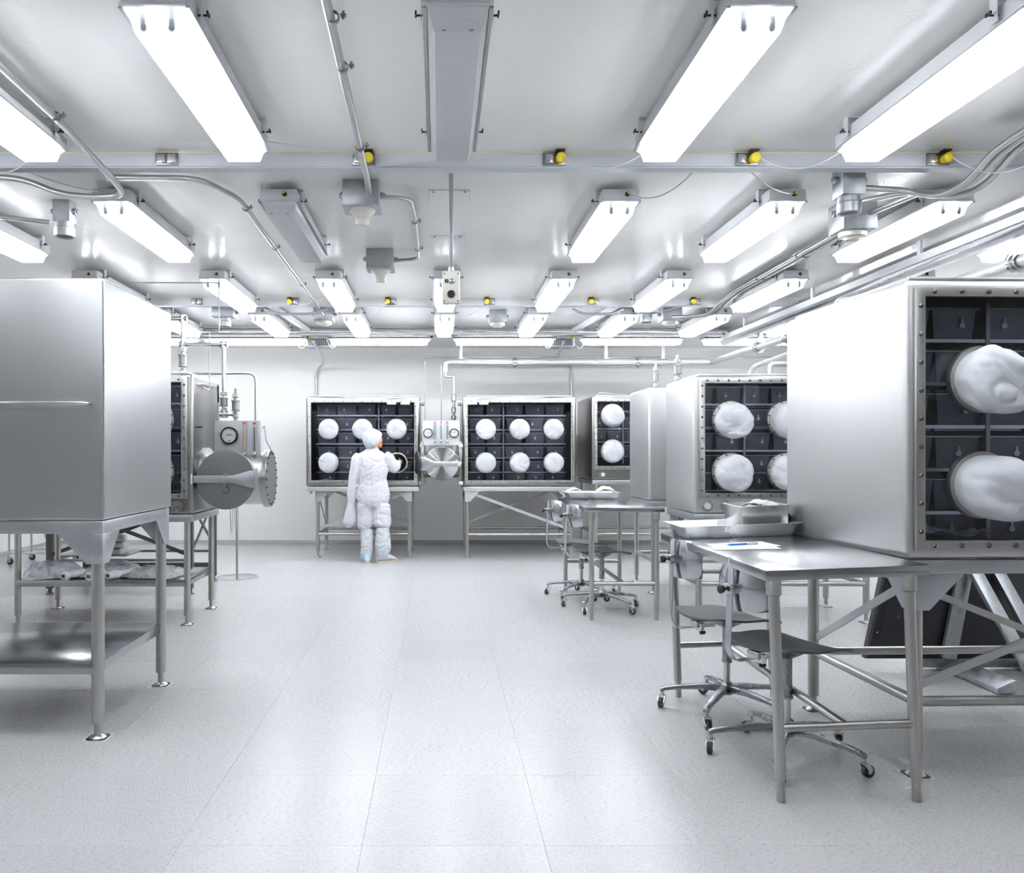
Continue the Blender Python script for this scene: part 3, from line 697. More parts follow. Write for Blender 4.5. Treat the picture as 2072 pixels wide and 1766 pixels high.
# bins
def make_bin(w, h, d, tx=0):
    f = MB(); a, b = w/2, w/2*.86
    o = [(-a,0,h),(a,0,h),(a,d,h),(-a,d,h)]; q = [(-b,.012,0),(b,.012,0),(b,d-.012,0),(-b,d-.012,0)]
    i1 = [(-a+.004,.004,h),(a-.004,.004,h),(a-.004,d-.004,h),(-a+.004,d-.004,h)]; i2 = [(-b+.004,.016,.005),(b-.004,.016,.005),(b-.004,d-.016,.005),(-b+.004,d-.016,.005)]
    k = lambda n, m: [(n+i, n+(i+1)%4, m+(i+1)%4, m+i) for i in range(4)]
    f.add(q+o+i1+i2, [(0,1,2,3)] + k(0,4) + k(4,8) + k(8,12) + [(12,13,14,15)])
    rim = MB().bx(-a-.012, a+.012, -.012, -.002, h-.005, h).bx(-a-.012, -a, -.002, d, h-.006, h).bx(a, a+.012, -.002, d, h-.006, h)
    r = f.build('storage_bin', 'bin_metal', smooth=0)
    rim.build('rim', 'steel_tube', r, smooth=0)  # lighter metal than the bin, the rim highlight put into its colour
    x = tx*w
    t = MB().lathe([(.0125,0),(.0125,.002)], (x, -.004, h*.46), (0,-1,0), 12); t.bx(x-.004, x+.004, -.007, -.003, h*.5, h*.68)
    t.build('hang_tag', 'plate_white', r, smooth=0)
    return r
BINS = [make_bin(w, .135, .30, tx) for w in (.19, .22, .25) for tx in (-.14, .02, .16)]
binused = [0]*9
def add_bin(k, loc, rotz, label, group):
    k = k*3 + random.randrange(3)
    b = BINS[k] if not binused[k] else copy_tree(BINS[k]); binused[k] = 1
    b.location = loc; b.rotation_euler = (0, 0, R(rotz)); tag(b, label, 'bin', group); return b
rowname = ['top', 'second', 'third', 'fourth', 'fifth', 'bottom']
def shelving(gb, secs, zs, where, xr, ydep=.30):
    """shelf rods inside the box (parts) and the bins standing on them (things); secs = list of (x0, x1, nbins)"""
    rotz = gb.rotation_euler.z; mw = full_matrix(gb)
    for ri, z in enumerate(zs):
        m = MB()
        for (x0, x1, n) in secs:
            m.bx(x0, x1, ydep-.03, ydep-.018, z-.016, z-.002).bx(x0, x1, ydep+.34, ydep+.352, z-.016, z-.002)
            for q in range(6): xx = x0+.02+(x1-x0-.04)*q/5; m.bx(xx-.004, xx+.004, ydep-.018, ydep+.34, z-.006, z-.002)
        m.build('shelf_rail', 'steel_bright', gb, smooth=0)
        ci = 0
        for (x0, x1, n) in secs:
            st = (x1-x0)/n
            for q in range(n):
                x = x0+st*(q+.5); ci += 1
                if not (xr[0] < x < xr[1]): continue
                k = 2 if st > .26 else (1 if st > .245 else 0)
                k = max(0, min(k, 2)); 
                if random.random() < .35 and k > 0: k -= 1
                p = mw @ Vector((x+random.uniform(-.01,.01), ydep, z-.002))
                add_bin(k, p, math.degrees(rotz), 'grey bin on %s shelf %s, %s from left' % (rowname[ri] if ri < 6 else 'lowest', where, ORD[ci-1]), 'bins '+where)
    for (x0, x1, n) in secs[:-1]:
        MB().bx(x1+.004, x1+.022, ydep-.03, ydep-.012, zs[-1]-.1, zs[0]+.15).build('shelf_post', 'steel_disc', gb)
def glovebox(label, loc, rotz, W, D, z0, z1, op, fr, ports, bolts='each', pitch=.118, sheet='steel_sheet', st={}, pr=.13, ringbolts=False, seed=1, name='glovebox', glv={}, railtop=True):
    g = thing(name, label, 'glovebox', loc, rotz)
    dark_shell('body', sheet, g, W, D, z0, z1, op)
    if op:
        x0, x1, a, b = op; X0, X1, A, B = fr
        w = MB(); y0, y1 = -.022, 0
        o = [(X0,A),(X1,A),(X1,B),(X0,B)]; n = [(x0,a),(x1,a),(x1,b),(x0,b)]
        w.add([(p[0],y0,p[1]) for p in o]+[(p[0],y0,p[1]) for p in n]+[(p[0],y1,p[1]) for p in o]+[(p[0],y1,p[1]) for p in n],
              [(i,(i+1)%4,4+(i+1)%4,4+i) for i in range(4)] + [(8+i,8+(i+1)%4,12+(i+1)%4,12+i) for i in range(4)] + [(i,(i+1)%4,8+(i+1)%4,8+i) for i in range(4)] + [(4+i,4+(i+1)%4,12+(i+1)%4,12+i) for i in range(4)])
        wf = w.build('window_frame', 'steel_tube', g, bevel=.002)
        MB().bx(x0, x1, -.008, -.003, a, b).build('window_pane', 'window_glass', g, smooth=0)
        pos = []
        cx0, cx1, ca, cb = (x0+X0)/2, (x1+X1)/2, (a+A)/2, (b+B)/2
        nx = max(2, round((cx1-cx0)/pitch)); nz = max(2, round((cb-ca)/pitch))
        for i in range(nx): xx = cx0+(cx1-cx0)*(i+.5)/nx; pos += [(xx, ca), (xx, cb)]
        for i in range(nz): zz = ca+(cb-ca)*(i+.5)/nz; pos += [(cx0, zz), (cx1, zz)]
        if bolts == 'each':
            for (xx, zz) in pos: share(BOLT, 'bolt', wf, (xx, -.022, zz))
        else:
            m = MB()
            for (xx, zz) in pos: m.lathe([(.007,0),(.005,.007)], (xx,-.022,zz), (0,-1,0), 6)
            tag(m.build('frame_bolts', 'panel_dark', wf), kind='stuff')
        for i, (px, pz, *kind) in enumerate(ports):
            kd = kind[0] if kind else 'cover'
            kw = dict(L=.12, dx=0, dz=-.02, puff=1.0); kw.update(glv)
            kw['L'] *= random.uniform(.9, 1.1); kw['dx'] += random.uniform(-.01,.012)
            port(g, px, pz, pr, seed+i*1.37, bolts=ringbolts, kind=kd, **kw)
    stand(g, W, D, z0-.004, **st)
    return g
def top_rim(g, W, D, z1):
    MB().bx(-W/2+.05, W/2-.05, .03, D-.05, z1-.002, z1+.016).build('top_plate', 'steel_sheet', g, bevel=.003)
def dial(parent, c, r, world=True):
    c = Vector(c)
    d = MB().lathe([(r,0),(r,.03),(r*.9,.036),(r*.82,.03),(r*.82,.02)], c, (0,-1,0), 28, caps=False).build('gauge_bezel', 'black', parent, world=world)
    MB().lathe([(r*.84,0),(r*.84,.024),(0,.0241)], c, (0,-1,0), 28).build('gauge_face', 'plate_white', d, world=False) if False else None
    f = MB().lathe([(r*.84,0),(r*.84,.022)], c, (0,-1,0), 28).build('gauge_face', 'plate_white', parent, world=world)
    m = MB()
    for k in range(9):
        a = R(200-27.5*k); dv = Vector((math.cos(a),0,math.sin(a))); p = c+dv*r*.66+Vector((0,-.0226,0))
        m.bar(p, p+dv*r*.1, r*.02, .0008, up=(0,1,0))
    m.bar(c+Vector((-r*.3,-.0228,-r*.05)), c+Vector((r*.4,-.0228,r*.1)), .0016, r*.03, up=(0,1,0))
    m.box(c+Vector((0,-.0226,-r*.62)), (r*.22,.001,r*.1)).box(c+Vector((0,-.0226,r*.12)), (r*.5,.001,r*.04))
    m.build('gauge_marks', 'black', parent, world=world, smooth=0)
def flowmeter(parent, x, z0, z1, y, amber=False, world=True):
    b = MB().bx(x-.014, x+.014, y-.022, y, z0, z1).build('flow_meter', 'meter', parent, world=world, bevel=.002)
    MB().bx(x-.003, x+.003, y-.0235, y-.022, z0+.05, z1-.05).build('flow_scale', 'amber' if amber else 'panel_dark', parent, world=world)
    m = MB()
    for k in range(7): zz = z0+.06+(z1-z0-.12)*k/6; m.bx(x-.011, x-.005, y-.0232, y-.022, zz-.001, zz+.001).bx(x+.005, x+.011, y-.0232, y-.022, zz-.001, zz+.001)
    m.build('scale_marks', 'black', parent, world=world, smooth=0)
    MB().lathe([(.010,0),(.010,.002)], (x, y-.022, z1-.018), (0,-1,0), 12).build('brand_dot', 'red', parent, world=world)
    MB().lathe([(.012,0),(.012,.02),(.009,.024),(0,.024)], (x, y-.022, z0+.025), (0,-1,0), 14).build('valve_knob', 'plate_white', parent, world=world)

WA, DA, ZA0, ZA1 = 1.41, 1.05, .891, 2.004
OPA, FRA = (-.638, .636, .967, 1.928), (-.676, .677, .926, 1.964)
PA = [(-.419, 1.60), (0, 1.60), (.42, 1.60), (-.419, 1.186), (0, 1.186), (.42, 1.186)]
SECL = [(-.62, .165, 3), (.19, .62, 2)]
SECR = [(-.62, -.19, 2), (-.165, .62, 3)]
SZ = [1.79, 1.61, 1.43, 1.25, 1.07]
SZ6 = SZ + [.93]
# the big glovebox at the right edge
a2 = R(2); c0 = Vector((1.845, 3.30, 0)); cen = c0 + Vector((math.cos(a2), math.sin(a2), 0))*WA/2
G1 = glovebox('large steel glovebox cut off by right edge, beside the near table', cen, 2, WA, 1.06, .890, 1.998, OPA, FRA, PA, pitch=.108, sheet='steel_sheet_v', pr=.133, seed=3.3,
              st=dict(inset=.10, r=.0265, strz=.30, gus=.19, braces=('front_up', 'back_down', 'left'), railmat='alu'), glv=dict(L=.19, dx=.03, dz=-.05, puff=1.05))
MB().bx(-.68,.68,.02,1.0,1.996,2.012).build('top_plate', 'steel_sheet', G1, bevel=.004)
shelving(G1, [(-.66, -.25, 2), (-.23, .18, 2), (.2, .61, 2)], SZ6, 'in the right edge glovebox', (-.7, .2), .22)
# the two gloveboxes by the back wall
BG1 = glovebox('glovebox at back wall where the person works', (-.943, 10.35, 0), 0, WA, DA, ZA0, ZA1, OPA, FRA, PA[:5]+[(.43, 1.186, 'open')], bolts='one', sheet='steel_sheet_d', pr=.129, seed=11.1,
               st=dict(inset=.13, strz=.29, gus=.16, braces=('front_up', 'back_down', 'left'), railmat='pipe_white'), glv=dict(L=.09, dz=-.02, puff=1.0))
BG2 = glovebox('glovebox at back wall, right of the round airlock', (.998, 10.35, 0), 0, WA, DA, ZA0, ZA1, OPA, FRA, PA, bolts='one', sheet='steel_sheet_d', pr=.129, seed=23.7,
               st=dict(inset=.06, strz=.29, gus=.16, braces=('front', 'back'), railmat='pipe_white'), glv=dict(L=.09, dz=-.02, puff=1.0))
shelving(BG1, SECL, SZ6, 'in the back glovebox with person', (-.7, .7))
shelving(BG2, SECR, SZ6, 'in the back glovebox without person', (-.7, .7))
for g, xs in ((BG1, (.30, .47)), (BG2, (-.64, -.50))):
    top_rim(g, WA, DA, ZA1)
    for x in xs: MB().bx(x, x+.115, -.026, -.0225, 1.905, 1.958).build('paper_label', 'plate_white', g, smooth=0)
    s = 1 if g is BG1 else -1
    MB().lathe([(.03,0),(.03,.03),(.04,.035),(.04,.06),(.02,.065)], (s*.70, .08, 1.93), (s,0,0), 14).build('side_fitting', 'steel_bright', g)
    MB().lathe([(.03,0),(.03,.05),(.024,.055)], (s*.70, .12, .93), (s,0,0), 14).build('side_fitting', 'steel_bright', g)
    MB().bx(-.665, -.635, .04, .08, .80, .885).build('drain_fitting', 'steel_tube', g, bevel=.004) if s > 0 else None
# open round port cover, seen edge-on
d = thing('port_cover', 'black round port cover swung open beside the person\'s elbow', 'port cover', (-.297, 10.335, 1.186))
MB().lathe([(.135,-.008),(.14,0),(.135,.008),(.02,.012)], (.03,-.10,.0), (1,.28,0), 32).build('cover_disc', 'panel_dark', d)
MB().bx(.0,.07,-.03,-.005,-.035,.035).build('hinge', 'plate_white', d, bevel=.003)
bm_ = MB().grid(lambda u, v: (-.62+.36*u, .05+.2*v, .975+.05*abs(noise.noise(Vector((u*4,v*4,2))))+.05*math.sin(u*3)*(1-v)), 14, 8, (0,0,.004))
bg_ = bm_.build('plastic_bag', 'bag_film', smooth=60); bg_.location = (-.943, 10.35, -.06); tag(bg_, 'crumpled clear plastic lying at bottom of glovebox left of the person', 'bag')
bm_ = MB().grid(lambda u, v: (.02+.30*u, .02+.16*v, .915+.05*abs(noise.noise(Vector((u*5,v*4,7))))+.03*math.sin(u*5)**2*(1-v)), 16, 8, (0,0,.004))
bg_ = bm_.build('plastic_bag', 'bag_film', smooth=60); bg_.location = (1.9, 3.335, .052); tag(bg_, 'crumpled clear plastic inside bottom of glovebox at right edge', 'bag')

# middle glovebox on the right, its mirror on the left, the plain box behind and the corner one
WB, DB, ZB0, ZB1 = 1.41, .79, .846, 1.900
OPB, FRB = (-.622, .622, 1.005, 1.84), (-.668, .668, .966, 1.884)
PB = [(-.432, 1.56), (-.012, 1.56), (.408, 1.56), (-.432, 1.166), (-.012, 1.166), (.408, 1.166)]
SZB = [1.70, 1.52, 1.335, 1.16, 1.02]
G2 = glovebox('steel glovebox behind the near table, showing four white glove bags', (1.945+WB/2, 6.38, 0), 0, WB, DB, ZB0, ZB1, OPB, FRB, PB, pitch=.08, sheet='steel_sheet_v', pr=.144, ringbolts=True, seed=5.1,
              st=dict(inset=.06, strz=.30, gus=.13, braces=('back', 'left')), glv=dict(L=.15, dx=.03, dz=-.045, puff=1.03))
shelving(G2, [(-.69, -.25, 2), (-.23, .19, 2), (.21, .62, 2)], SZB, 'in the glovebox behind near table', (-.7, .25), .24)
for k, x in enumerate((-.602, -.452)):
    b = MB().lathe([(.045,0),(.045,.008),(.0,.009)], (x, -.001, .905), (0,-1,0), 24).build('blank_flange', 'steel_tube', G2)
    m = MB()
    for q in range(4): a = R(90*q+5); m.lathe([(.006,0),(.004,.006)], (x+math.cos(a)*.034, -.009, .905+math.sin(a)*.034), (0,-1,0), 8)
    m.build('flange_bolts', 'steel_bright', b)
    if k == 0: MB().lathe([(.024,0),(.024,.02),(.0,.022)], (x, -.009, .905), (0,-1,0), 20).build('small_gauge', 'plate_white', b)
top_rim(G2, WB, DB, ZB1)
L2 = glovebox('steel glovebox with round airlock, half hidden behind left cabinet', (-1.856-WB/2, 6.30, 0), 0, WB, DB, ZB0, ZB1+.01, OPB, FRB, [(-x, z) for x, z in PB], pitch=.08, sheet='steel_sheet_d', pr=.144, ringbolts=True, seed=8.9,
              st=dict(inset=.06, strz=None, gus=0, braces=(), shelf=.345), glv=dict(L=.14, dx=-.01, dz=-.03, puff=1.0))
shelving(L2, [(-.66, -.25, 2), (-.23, .19, 2), (.21, .66, 2)], SZB, 'in the glovebox behind left cabinet', (.1, .7), .24)
top_rim(L2, WB, DB, ZB1+.01)
b = MB().lathe([(.045,0),(.045,.008),(.0,.009)], (.585, -.001, .905), (0,-1,0), 24).build('blank_flange', 'steel_disc', L2)
m = MB()
for q in range(4): a = R(90*q+5); m.lathe([(.006,0),(.004,.006)], (.585+math.cos(a)*.034, -.009, .905+math.sin(a)*.034), (0,-1,0), 8)
m.build('flange_bolts', 'steel_bright', b)
MB().bx(.47, .62, -.026, -.0225, 1.845, 1.90).build('paper_label', 'plate_white', L2, smooth=0)
G3 = glovebox('plain steel box between middle glovebox and corner glovebox', (1.945+.625, 7.74, 0), 0, 1.25, .79, .866, 1.917, None, None, [], sheet='steel_sheet_v', st=dict(inset=.06, strz=.3, gus=0, braces=()), name='steel_cabinet')
G3['category'] = 'cabinet'
W4 = 1.35
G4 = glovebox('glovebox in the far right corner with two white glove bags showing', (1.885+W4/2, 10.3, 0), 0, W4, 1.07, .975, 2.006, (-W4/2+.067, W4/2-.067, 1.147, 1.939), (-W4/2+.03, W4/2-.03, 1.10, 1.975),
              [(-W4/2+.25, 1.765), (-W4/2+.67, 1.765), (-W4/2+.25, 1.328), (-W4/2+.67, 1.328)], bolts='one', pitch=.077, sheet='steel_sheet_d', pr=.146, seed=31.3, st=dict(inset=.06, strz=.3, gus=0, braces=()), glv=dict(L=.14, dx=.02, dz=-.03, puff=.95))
shelving(G4, [(-.62, -.25, 2), (-.23, .19, 2)], [1.84, 1.62, 1.45, 1.27], 'in the far corner glovebox', (-.7, .2), .26)
top_rim(G4, W4, 1.07, 2.006)
b = MB().lathe([(.045,0),(.045,.01),(.0,.011)], (-W4/2+.135, -.001, 1.04), (0,-1,0), 24).build('blank_flange', 'steel_disc', G4)
MB().lathe([(.024,0),(.024,.02),(.0,.022)], (-W4/2+.135, -.011, 1.04), (0,-1,0), 20).build('small_gauge', 'plate_white', b)

# ------------------------------------------------------------------ big plain cabinet at the left
L1 = thing('steel_cabinet', 'large plain brushed steel cabinet with bar handle at left edge', 'cabinet', (-1.524-.705, 3.80, 0))
dark_shell('body', 'steel_sheet', L1, 1.41, .96, 1.004, 2.108, None, .012)
MB().lathe([(.006,1.02),(.006,2.095)], (.7035, .0015, 0), (0,0,1), 10).build('corner_bead', 'steel_bright', L1)
hz = EYE + (915-817)*3.8/FPX
MB().tube(fillet([(-.62,0,hz),(-.62,-.055,hz),(.645,-.055,hz),(.645,0,hz)], .03), .0085, 12).build('bar_handle', 'steel_bright', L1)
stand(L1, 1.41, .96, 1.0, r=.0285, railh=.058, inset=.045, strz=None, gus=.17, braces=(), shelf=.348, railmat='alu')

# square-legged unit further back on the left
L3 = thing('steel_cabinet', 'cabinet on dark square legs behind the round airlock', 'cabinet', (-2.95, 7.68, 0))
dark_shell('body', 'steel_sheet', L3, 1.40, .9, .92, 2.0, None, .02)
stand(L3, 1.40, .9, .916, mat='steel_dark_leg', r=.027, inset=.05, strz=None, gus=0, braces=('front', 'front_up', 'back', 'left', 'right', 'right_down'), square=True, railmat='steel_dark_leg', plate=False)
for yy in (.05, .85): MB().bx(-.65, .65, yy-.02, yy+.02, .14, .19).build('bottom_rail', 'steel_dark_leg', L3, bevel=.003)
MB().bx(-.66, -.02, .25, .7, .325, .335).bx(-.66,.66,.06,.09,.30,.325).bx(-.66,.66,.80,.83,.30,.325).bx(-.66,-.62,.09,.80,.30,.325).build('lower_shelf', 'steel_disc', L3)

# ------------------------------------------------------------------ round airlock of the left glovebox
ax_y, ax_z = 6.67, 1.105
MB().lathe([(.19,-.01),(.245,-.01),(.245,.02),(.205,.03),(.205,.50)], (-1.856, ax_y, ax_z), (1,0,0), 40).build('airlock_barrel', 'steel_sheet', L2, world=True)
fl = MB().lathe([(.205,0),(.228,.0),(.228,.022),(.224,.03),(.224,.045),(0,.046)], (-1.383, ax_y, ax_z), (1,0,0), 44).build('end_flange', 'steel_disc', L2, world=True)
m = MB()
for q in range(20): a = 2*math.pi*q/20; m.lathe([(.007,0),(.005,.009)], (-1.338, ax_y+math.cos(a)*.205, ax_z+math.sin(a)*.205), (1,0,0), 8)
m.build('flange_bolts', 'black', fl, world=True)
MB().lathe([(.205,0),(.205,.28),(.226,.285),(.226,.31)], (-1.617, ax_y, ax_z), (0,-1,0), 44).build('airlock_neck', 'steel_sheet', L2, world=True)
dr = MB().lathe([(.222,.312),(.226,.316),(.226,.328),(.222,.332),(0,.333)], (-1.617, ax_y, ax_z), (0,-1,0), 56).build('airlock_door', 'steel_disc', L2, world=True)
yb = ax_y-.35
MB().prism([(-.24,-.028),(.06,-.028),(.19,-.065),(.235,-.065),(.235,.065),(.19,.065),(.06,.028),(-.24,.028)], (-1.617, yb, ax_z+.005), (1,0,0), (0,0,1), .022).build('clamp_arm', 'alu', dr, world=True, bevel=.003)
MB().bx(-1.4, -1.372, yb-.014, yb+.014, ax_z-.085, ax_z+.09).build('clamp_hinge', 'alu', dr, world=True, bevel=.003)
MB().bx(-1.905, -1.862, yb-.018, yb+.018, ax_z-.035, ax_z+.045).build('clamp_handle', 'plate_white', dr, world=True, bevel=.006)
MB().cyl((-1.617, yb-.016, ax_z+.04), (-1.617, yb+.02, ax_z+.04), .012, n=10).cyl((-1.617, yb-.016, ax_z-.036), (-1.617, yb+.02, ax_z-.036), .012, n=10).build('clamp_bolt', 'steel_tube', dr, world=True)
MB().tube([Vector((-1.617+.026*math.cos(R(a)), yb+.012, ax_z-.075+.026*math.sin(R(a)))) for a in range(-150, 91, 20)], .0025, 6).build('wire_hook', 'black', dr, world=True)
# instrument panel on the airlock
ip = thing('instrument_panel', 'white panel with one round gauge and two flow meters above left airlock', 'gauge panel', (-1.59, 6.60, 1.31))
MB().bx(-1.77, -1.405, 6.595, 6.61, 1.25, 1.565).build('panel_plate', 'panel_grey', ip, world=True, bevel=.002)
dial(ip, (-1.651, 6.595, 1.447), .068)
flowmeter(ip, -1.53, 1.28, 1.56, 6.595, True); flowmeter(ip, -1.45, 1.28, 1.56, 6.595)
for x in (-1.72, -1.44): MB().bx(x-.015, x+.015, 6.61, 6.64, 1.20, 1.52).build('panel_support', 'alu', ip, world=True)
pipe('gas_tube', [(-1.395, 6.60, 1.50), (-1.375, 6.60, 1.53), (-1.365, 6.6, 1.40), (-1.34, 6.64, 1.35), (-1.34, 6.66, 1.33)], .005, 'conduit', 'short bent tube right of the left instrument panel', 'tube', fil=.03, n=6)
# pole stand
t = thing('pole_stand', 'thin steel pole on flat round base below the left airlock', 'stand', (-2.12, 8.78, 0))
MB().lathe([(.223,0),(.223,.005),(.21,.009),(0,.010)], (0,0,0), (0,0,1), 40).build('base_plate', 'steel_bright', t)
MB().lathe([(.013,.009),(.013,1.12)], (0,0,0), (0,0,1), 12).build('pole', 'steel_tube', t)
# cords hanging under airlock
for k, x in enumerate((-1.70, -1.665)):
    tag(MB().tube(fillet([(x, 6.8, .90), (x+.005, 6.8, .72), (x+.012, 6.81, .65+.02*k), (x+.02, 6.8, .72), (x+.022, 6.8, .9)], .02), .0035, 6).build('pull_cord', 'cream'), 'loop of thin cream cord hanging behind left airlock, %s one' % ['left', 'right'][k], 'cord')

# ------------------------------------------------------------------ transfer airlock between the two back gloveboxes
t = thing('transfer_airlock', 'round steel airlock between the two back gloveboxes', 'airlock', (.03, 10.3, .89))
yc, zc2 = 10.72, EYE-(938-915)*10.2/FPX
MB().lathe([(.165,-.26),(.165,.26)], (.0275, yc, zc2-.02), (1,0,0), 32).build('barrel', 'steel_disc', t, world=True)
MB().lathe([(.185,0),(.185,.45)], (.035, yc, zc2), (0,-1,0), 40).build('neck', 'steel_disc', t, world=True)
dv = MB().lathe([(.205,.45),(.209,.455),(.209,.475),(.204,.48),(0,.481)], (.035, yc, zc2), (0,-1,0), 64)
dd = dv.build('airlock_door', 'door_spun', t, world=True) if 'door_spun' in M else dv.build('airlock_door', 'steel_bright', t, world=True)
yb = yc-.497
MB().prism([(-.265,-.085),(-.20,-.085),(-.095,-.028),(.21,-.028),(.21,.028),(-.095,.028),(-.20,.085),(-.265,.085)], (.035, yb, zc2), (1,0,0), (0,0,1), .02).build('clamp_arm', 'alu', dd, world=True, bevel=.003)
MB().box((.255, yb-.005, zc2-.005), (.035,.03,.06), Matrix.Rotation(R(25), 3, 'Y')).build('clamp_handle', 'plate_white', dd, world=True, bevel=.004)
for s in (-1, 1):
    MB().bx(.03+s*.235-.018, .03+s*.235+.018, yc-.44, yc-.40, zc2-.26, zc2+.27).build('tie_bracket', 'steel_sheet_d', t, world=True, bevel=.004)
    for dz in (-.24, .22): MB().bx(.03+s*.235-.02, .03+s*.235+.03*s, yc-.47, yc-.40, zc2+dz-.02, zc2+dz+.02).build('tie_block', 'plate_white', t, world=True, bevel=.003)
ip = thing('instrument_panel', 'white panel with two round gauges and three flow meters at back wall', 'gauge panel', (.025, 10.3, 1.40))
px0, px1 = P(855,0,10.28).x, P(929.5,0,10.28).x; pz0, pz1 = P(0,900.5,10.28).z, P(0,851,10.28).z
MB().bx(px0, px1, 10.28, 10.295, pz0, pz1).build('panel_plate', 'plate_white', ip, world=True, bevel=.002)
dial(ip, P(866,876,10.28), .058); dial(ip, P(919,876,10.28), .058)
for x in (880, 892.5, 905): flowmeter(ip, P(x,0,10.28).x, pz0+.03, pz1-.004, 10.28)
for s in (px0+.06, px1-.06): MB().bx(s-.02, s+.02, 10.295, 10.33, pz0-.07, pz0+.2).build('panel_support', 'alu', ip, world=True)
pipe('gas_tube', [(.03, 11.0, 2.47), (.03, 10.29, 2.44), (.03, 10.29, pz1)], .006, 'conduit', 'thin vertical tube down to the back instrument panel', 'tube', n=6)
pipe('gas_tube', [(-.18, 11.3, 2.60), (-.18, 10.9, 2.55), (-.18, 10.9, .9)], .004, 'conduit', 'very thin vertical tube right of the person\'s glovebox', 'tube', n=6)

# ------------------------------------------------------------------ piping above the left glovebox and valves on box tops
NUT = [(.016,0),(.016,.012),(.026,.014),(.026,.045),(.018,.048),(.018,.062)]
def valve_stack(name, label, x, y, z0, z1, r=.024, handle=False, cat='valve'):
    t = thing(name, label, cat, (x, y, z0))
    h = z1 - z0
    MB().lathe([(r*.45,0),(r*.45,h)], (0,0,0), (0,0,1), 10).build('stem', 'steel_tube', t)
    MB().lathe([(r*.6,h*.28),(r*1.15,h*.30),(r*1.15,h*.34),(r,.35*h),(r,.58*h),(r*1.15,.59*h),(r*1.15,.63*h),(r*.6,.65*h)], (0,0,0), (0,0,1), 16).build('valve_body', 'steel_disc', t)
    MB().lathe([(r*.6,.70*h),(r*.95,.72*h),(r*.95,.84*h),(r*.6,.86*h)], (0,0,0), (0,0,1), 6).build('hex_nut', 'steel_tube', t)
    MB().lathe([(r*.6,.08*h),(r*.9,.1*h),(r*.9,.22*h),(r*.6,.24*h)], (0,0,0), (0,0,1), 6).build('hex_nut', 'steel_tube', t)
    if handle:
        MB().bar((-r*1.3,-.01,.45*h), (-r*1.5,-.01,1.1*h), .012, .004, up=(1,0,0)).build('lever', 'panel_dark', t)
    return t
def zat(y, d): return EYE + (CY - y)*d/FPX
def xat(x, d): return (x - CX)*d/FPX
dL = 6.62
pipe('process_pipe', [(xat(330,dL), dL, zat(645,dL)), (xat(371,dL), dL, zat(645,dL)), (xat(370,dL), dL, 2.02)], .019, 'steel_bright', 'elbowed steel pipe rising from the left glovebox top', 'pipe', fil=.025)
pipe('process_pipe', [(xat(371,dL), dL, zat(697,dL)), (xat(453,dL), dL, zat(697,dL)), (xat(453,dL), dL, zat(838,dL)), (xat(477,dL), dL, zat(838,dL)), (xat(477,dL), dL, 1.58)], .017, 'steel_bright', 'steel pipe running across and down to the left instrument panel', 'pipe', fil=.022)
valve_stack('valve', 'steel valve stack on top of the left glovebox', xat(370,dL), dL-.001, 1.905, zat(690,dL), .03)
valve_stack('valve', 'lever valve on the pipe above left instrument panel', xat(453,dL), dL-.001, zat(838,dL), zat(785,dL), .03, True)
valve_stack('valve', 'grey relief valve standing on left instrument panel', xat(477,dL), dL-.001, 1.566, zat(786,dL), .03)
for k, (px, py) in enumerate(((371, 645), (453, 697), (371, 697), (453, 838))):
    m = MB().lathe([(.02,-.03),(.027,-.03),(.027,.03),(.02,.03)], (xat(px,dL), dL, zat(py,dL)), (0,0,1), 12)
    m.lathe([(.02,-.03),(.027,-.03),(.027,.03),(.02,.03)], (xat(px,dL), dL, zat(py,dL)), (1,0,0), 12)
    tag(m.build('pipe_elbow', 'steel_bright'), 'steel pipe fitting above the left glovebox, %s' % ['top of rising pipe', 'top right corner', 'middle tee', 'beside the panel'][k], 'pipe fitting')
pipe('gas_tube', [(xat(360,dL), dL+.1, zat(754,dL)), (xat(517,dL), dL, zat(755,dL)), (xat(517,dL), dL, 1.566)], .009, 'steel_tube', 'dark thin tube bending down to left instrument panel', 'tube', fil=.07, n=8)
pipe('gas_tube', [(xat(250,dL), dL, zat(572,dL)), (xat(443,dL), dL, zat(572,dL)), (xat(443,dL), dL, zat(672,dL)), (xat(424,dL), dL, zat(672,dL)), (xat(424,dL), dL, zat(790,dL)), (xat(398,dL), dL-.2, zat(775,dL))], .0055, 'pipe_white', 'thin white tube stepping down above the left glovebox', 'tube', fil=.02, n=6)
pipe('gas_tube', [(-1.852, 6.40, zat(778,6.4)), (-1.83, 6.45, zat(777,6.45)), (-1.83, 6.9, zat(782,6.9)), (-1.83, 6.95, 1.35)], .006, 'conduit', 'thin tube on the side of the left glovebox', 'tube', fil=.03, n=6)
tag(MB().bar((-1.85,6.36,zat(864,6.36)), (-1.80,6.36,zat(864,6.36)), .012, .012).build('side_latch', 'panel_dark'), 'small dark latch on the side of left glovebox', 'latch')
t = valve_stack('valve', 'valve fitting on top of the plain steel box, left one', xat(1327,8.0), 8.0, 1.915, zat(735,8.0), .028)
t = valve_stack('valve', 'valve fitting on top of the middle right glovebox', xat(1371,7.0), 7.0, 1.90, zat(718,7.0), .03)
t = pipe('process_pipe', [(3.6, 7.5, 2.5), (3.6, 7.5, 2.36), (3.4, 7.4, 2.30), (2.6, 6.9, 2.02), (2.55, 6.88, 1.93)], .02, 'pipe_white', 'branch pipe from overhead pipe to the middle right glovebox', 'pipe', fil=.08)
t = pipe('process_pipe', [(2.62, 6.6, 1.915), (2.62, 6.6, 2.01), (3.3, 6.6, 2.01)], .02, 'pipe_white', 'short elbow pipe on top of the middle right glovebox', 'pipe', fil=.03)
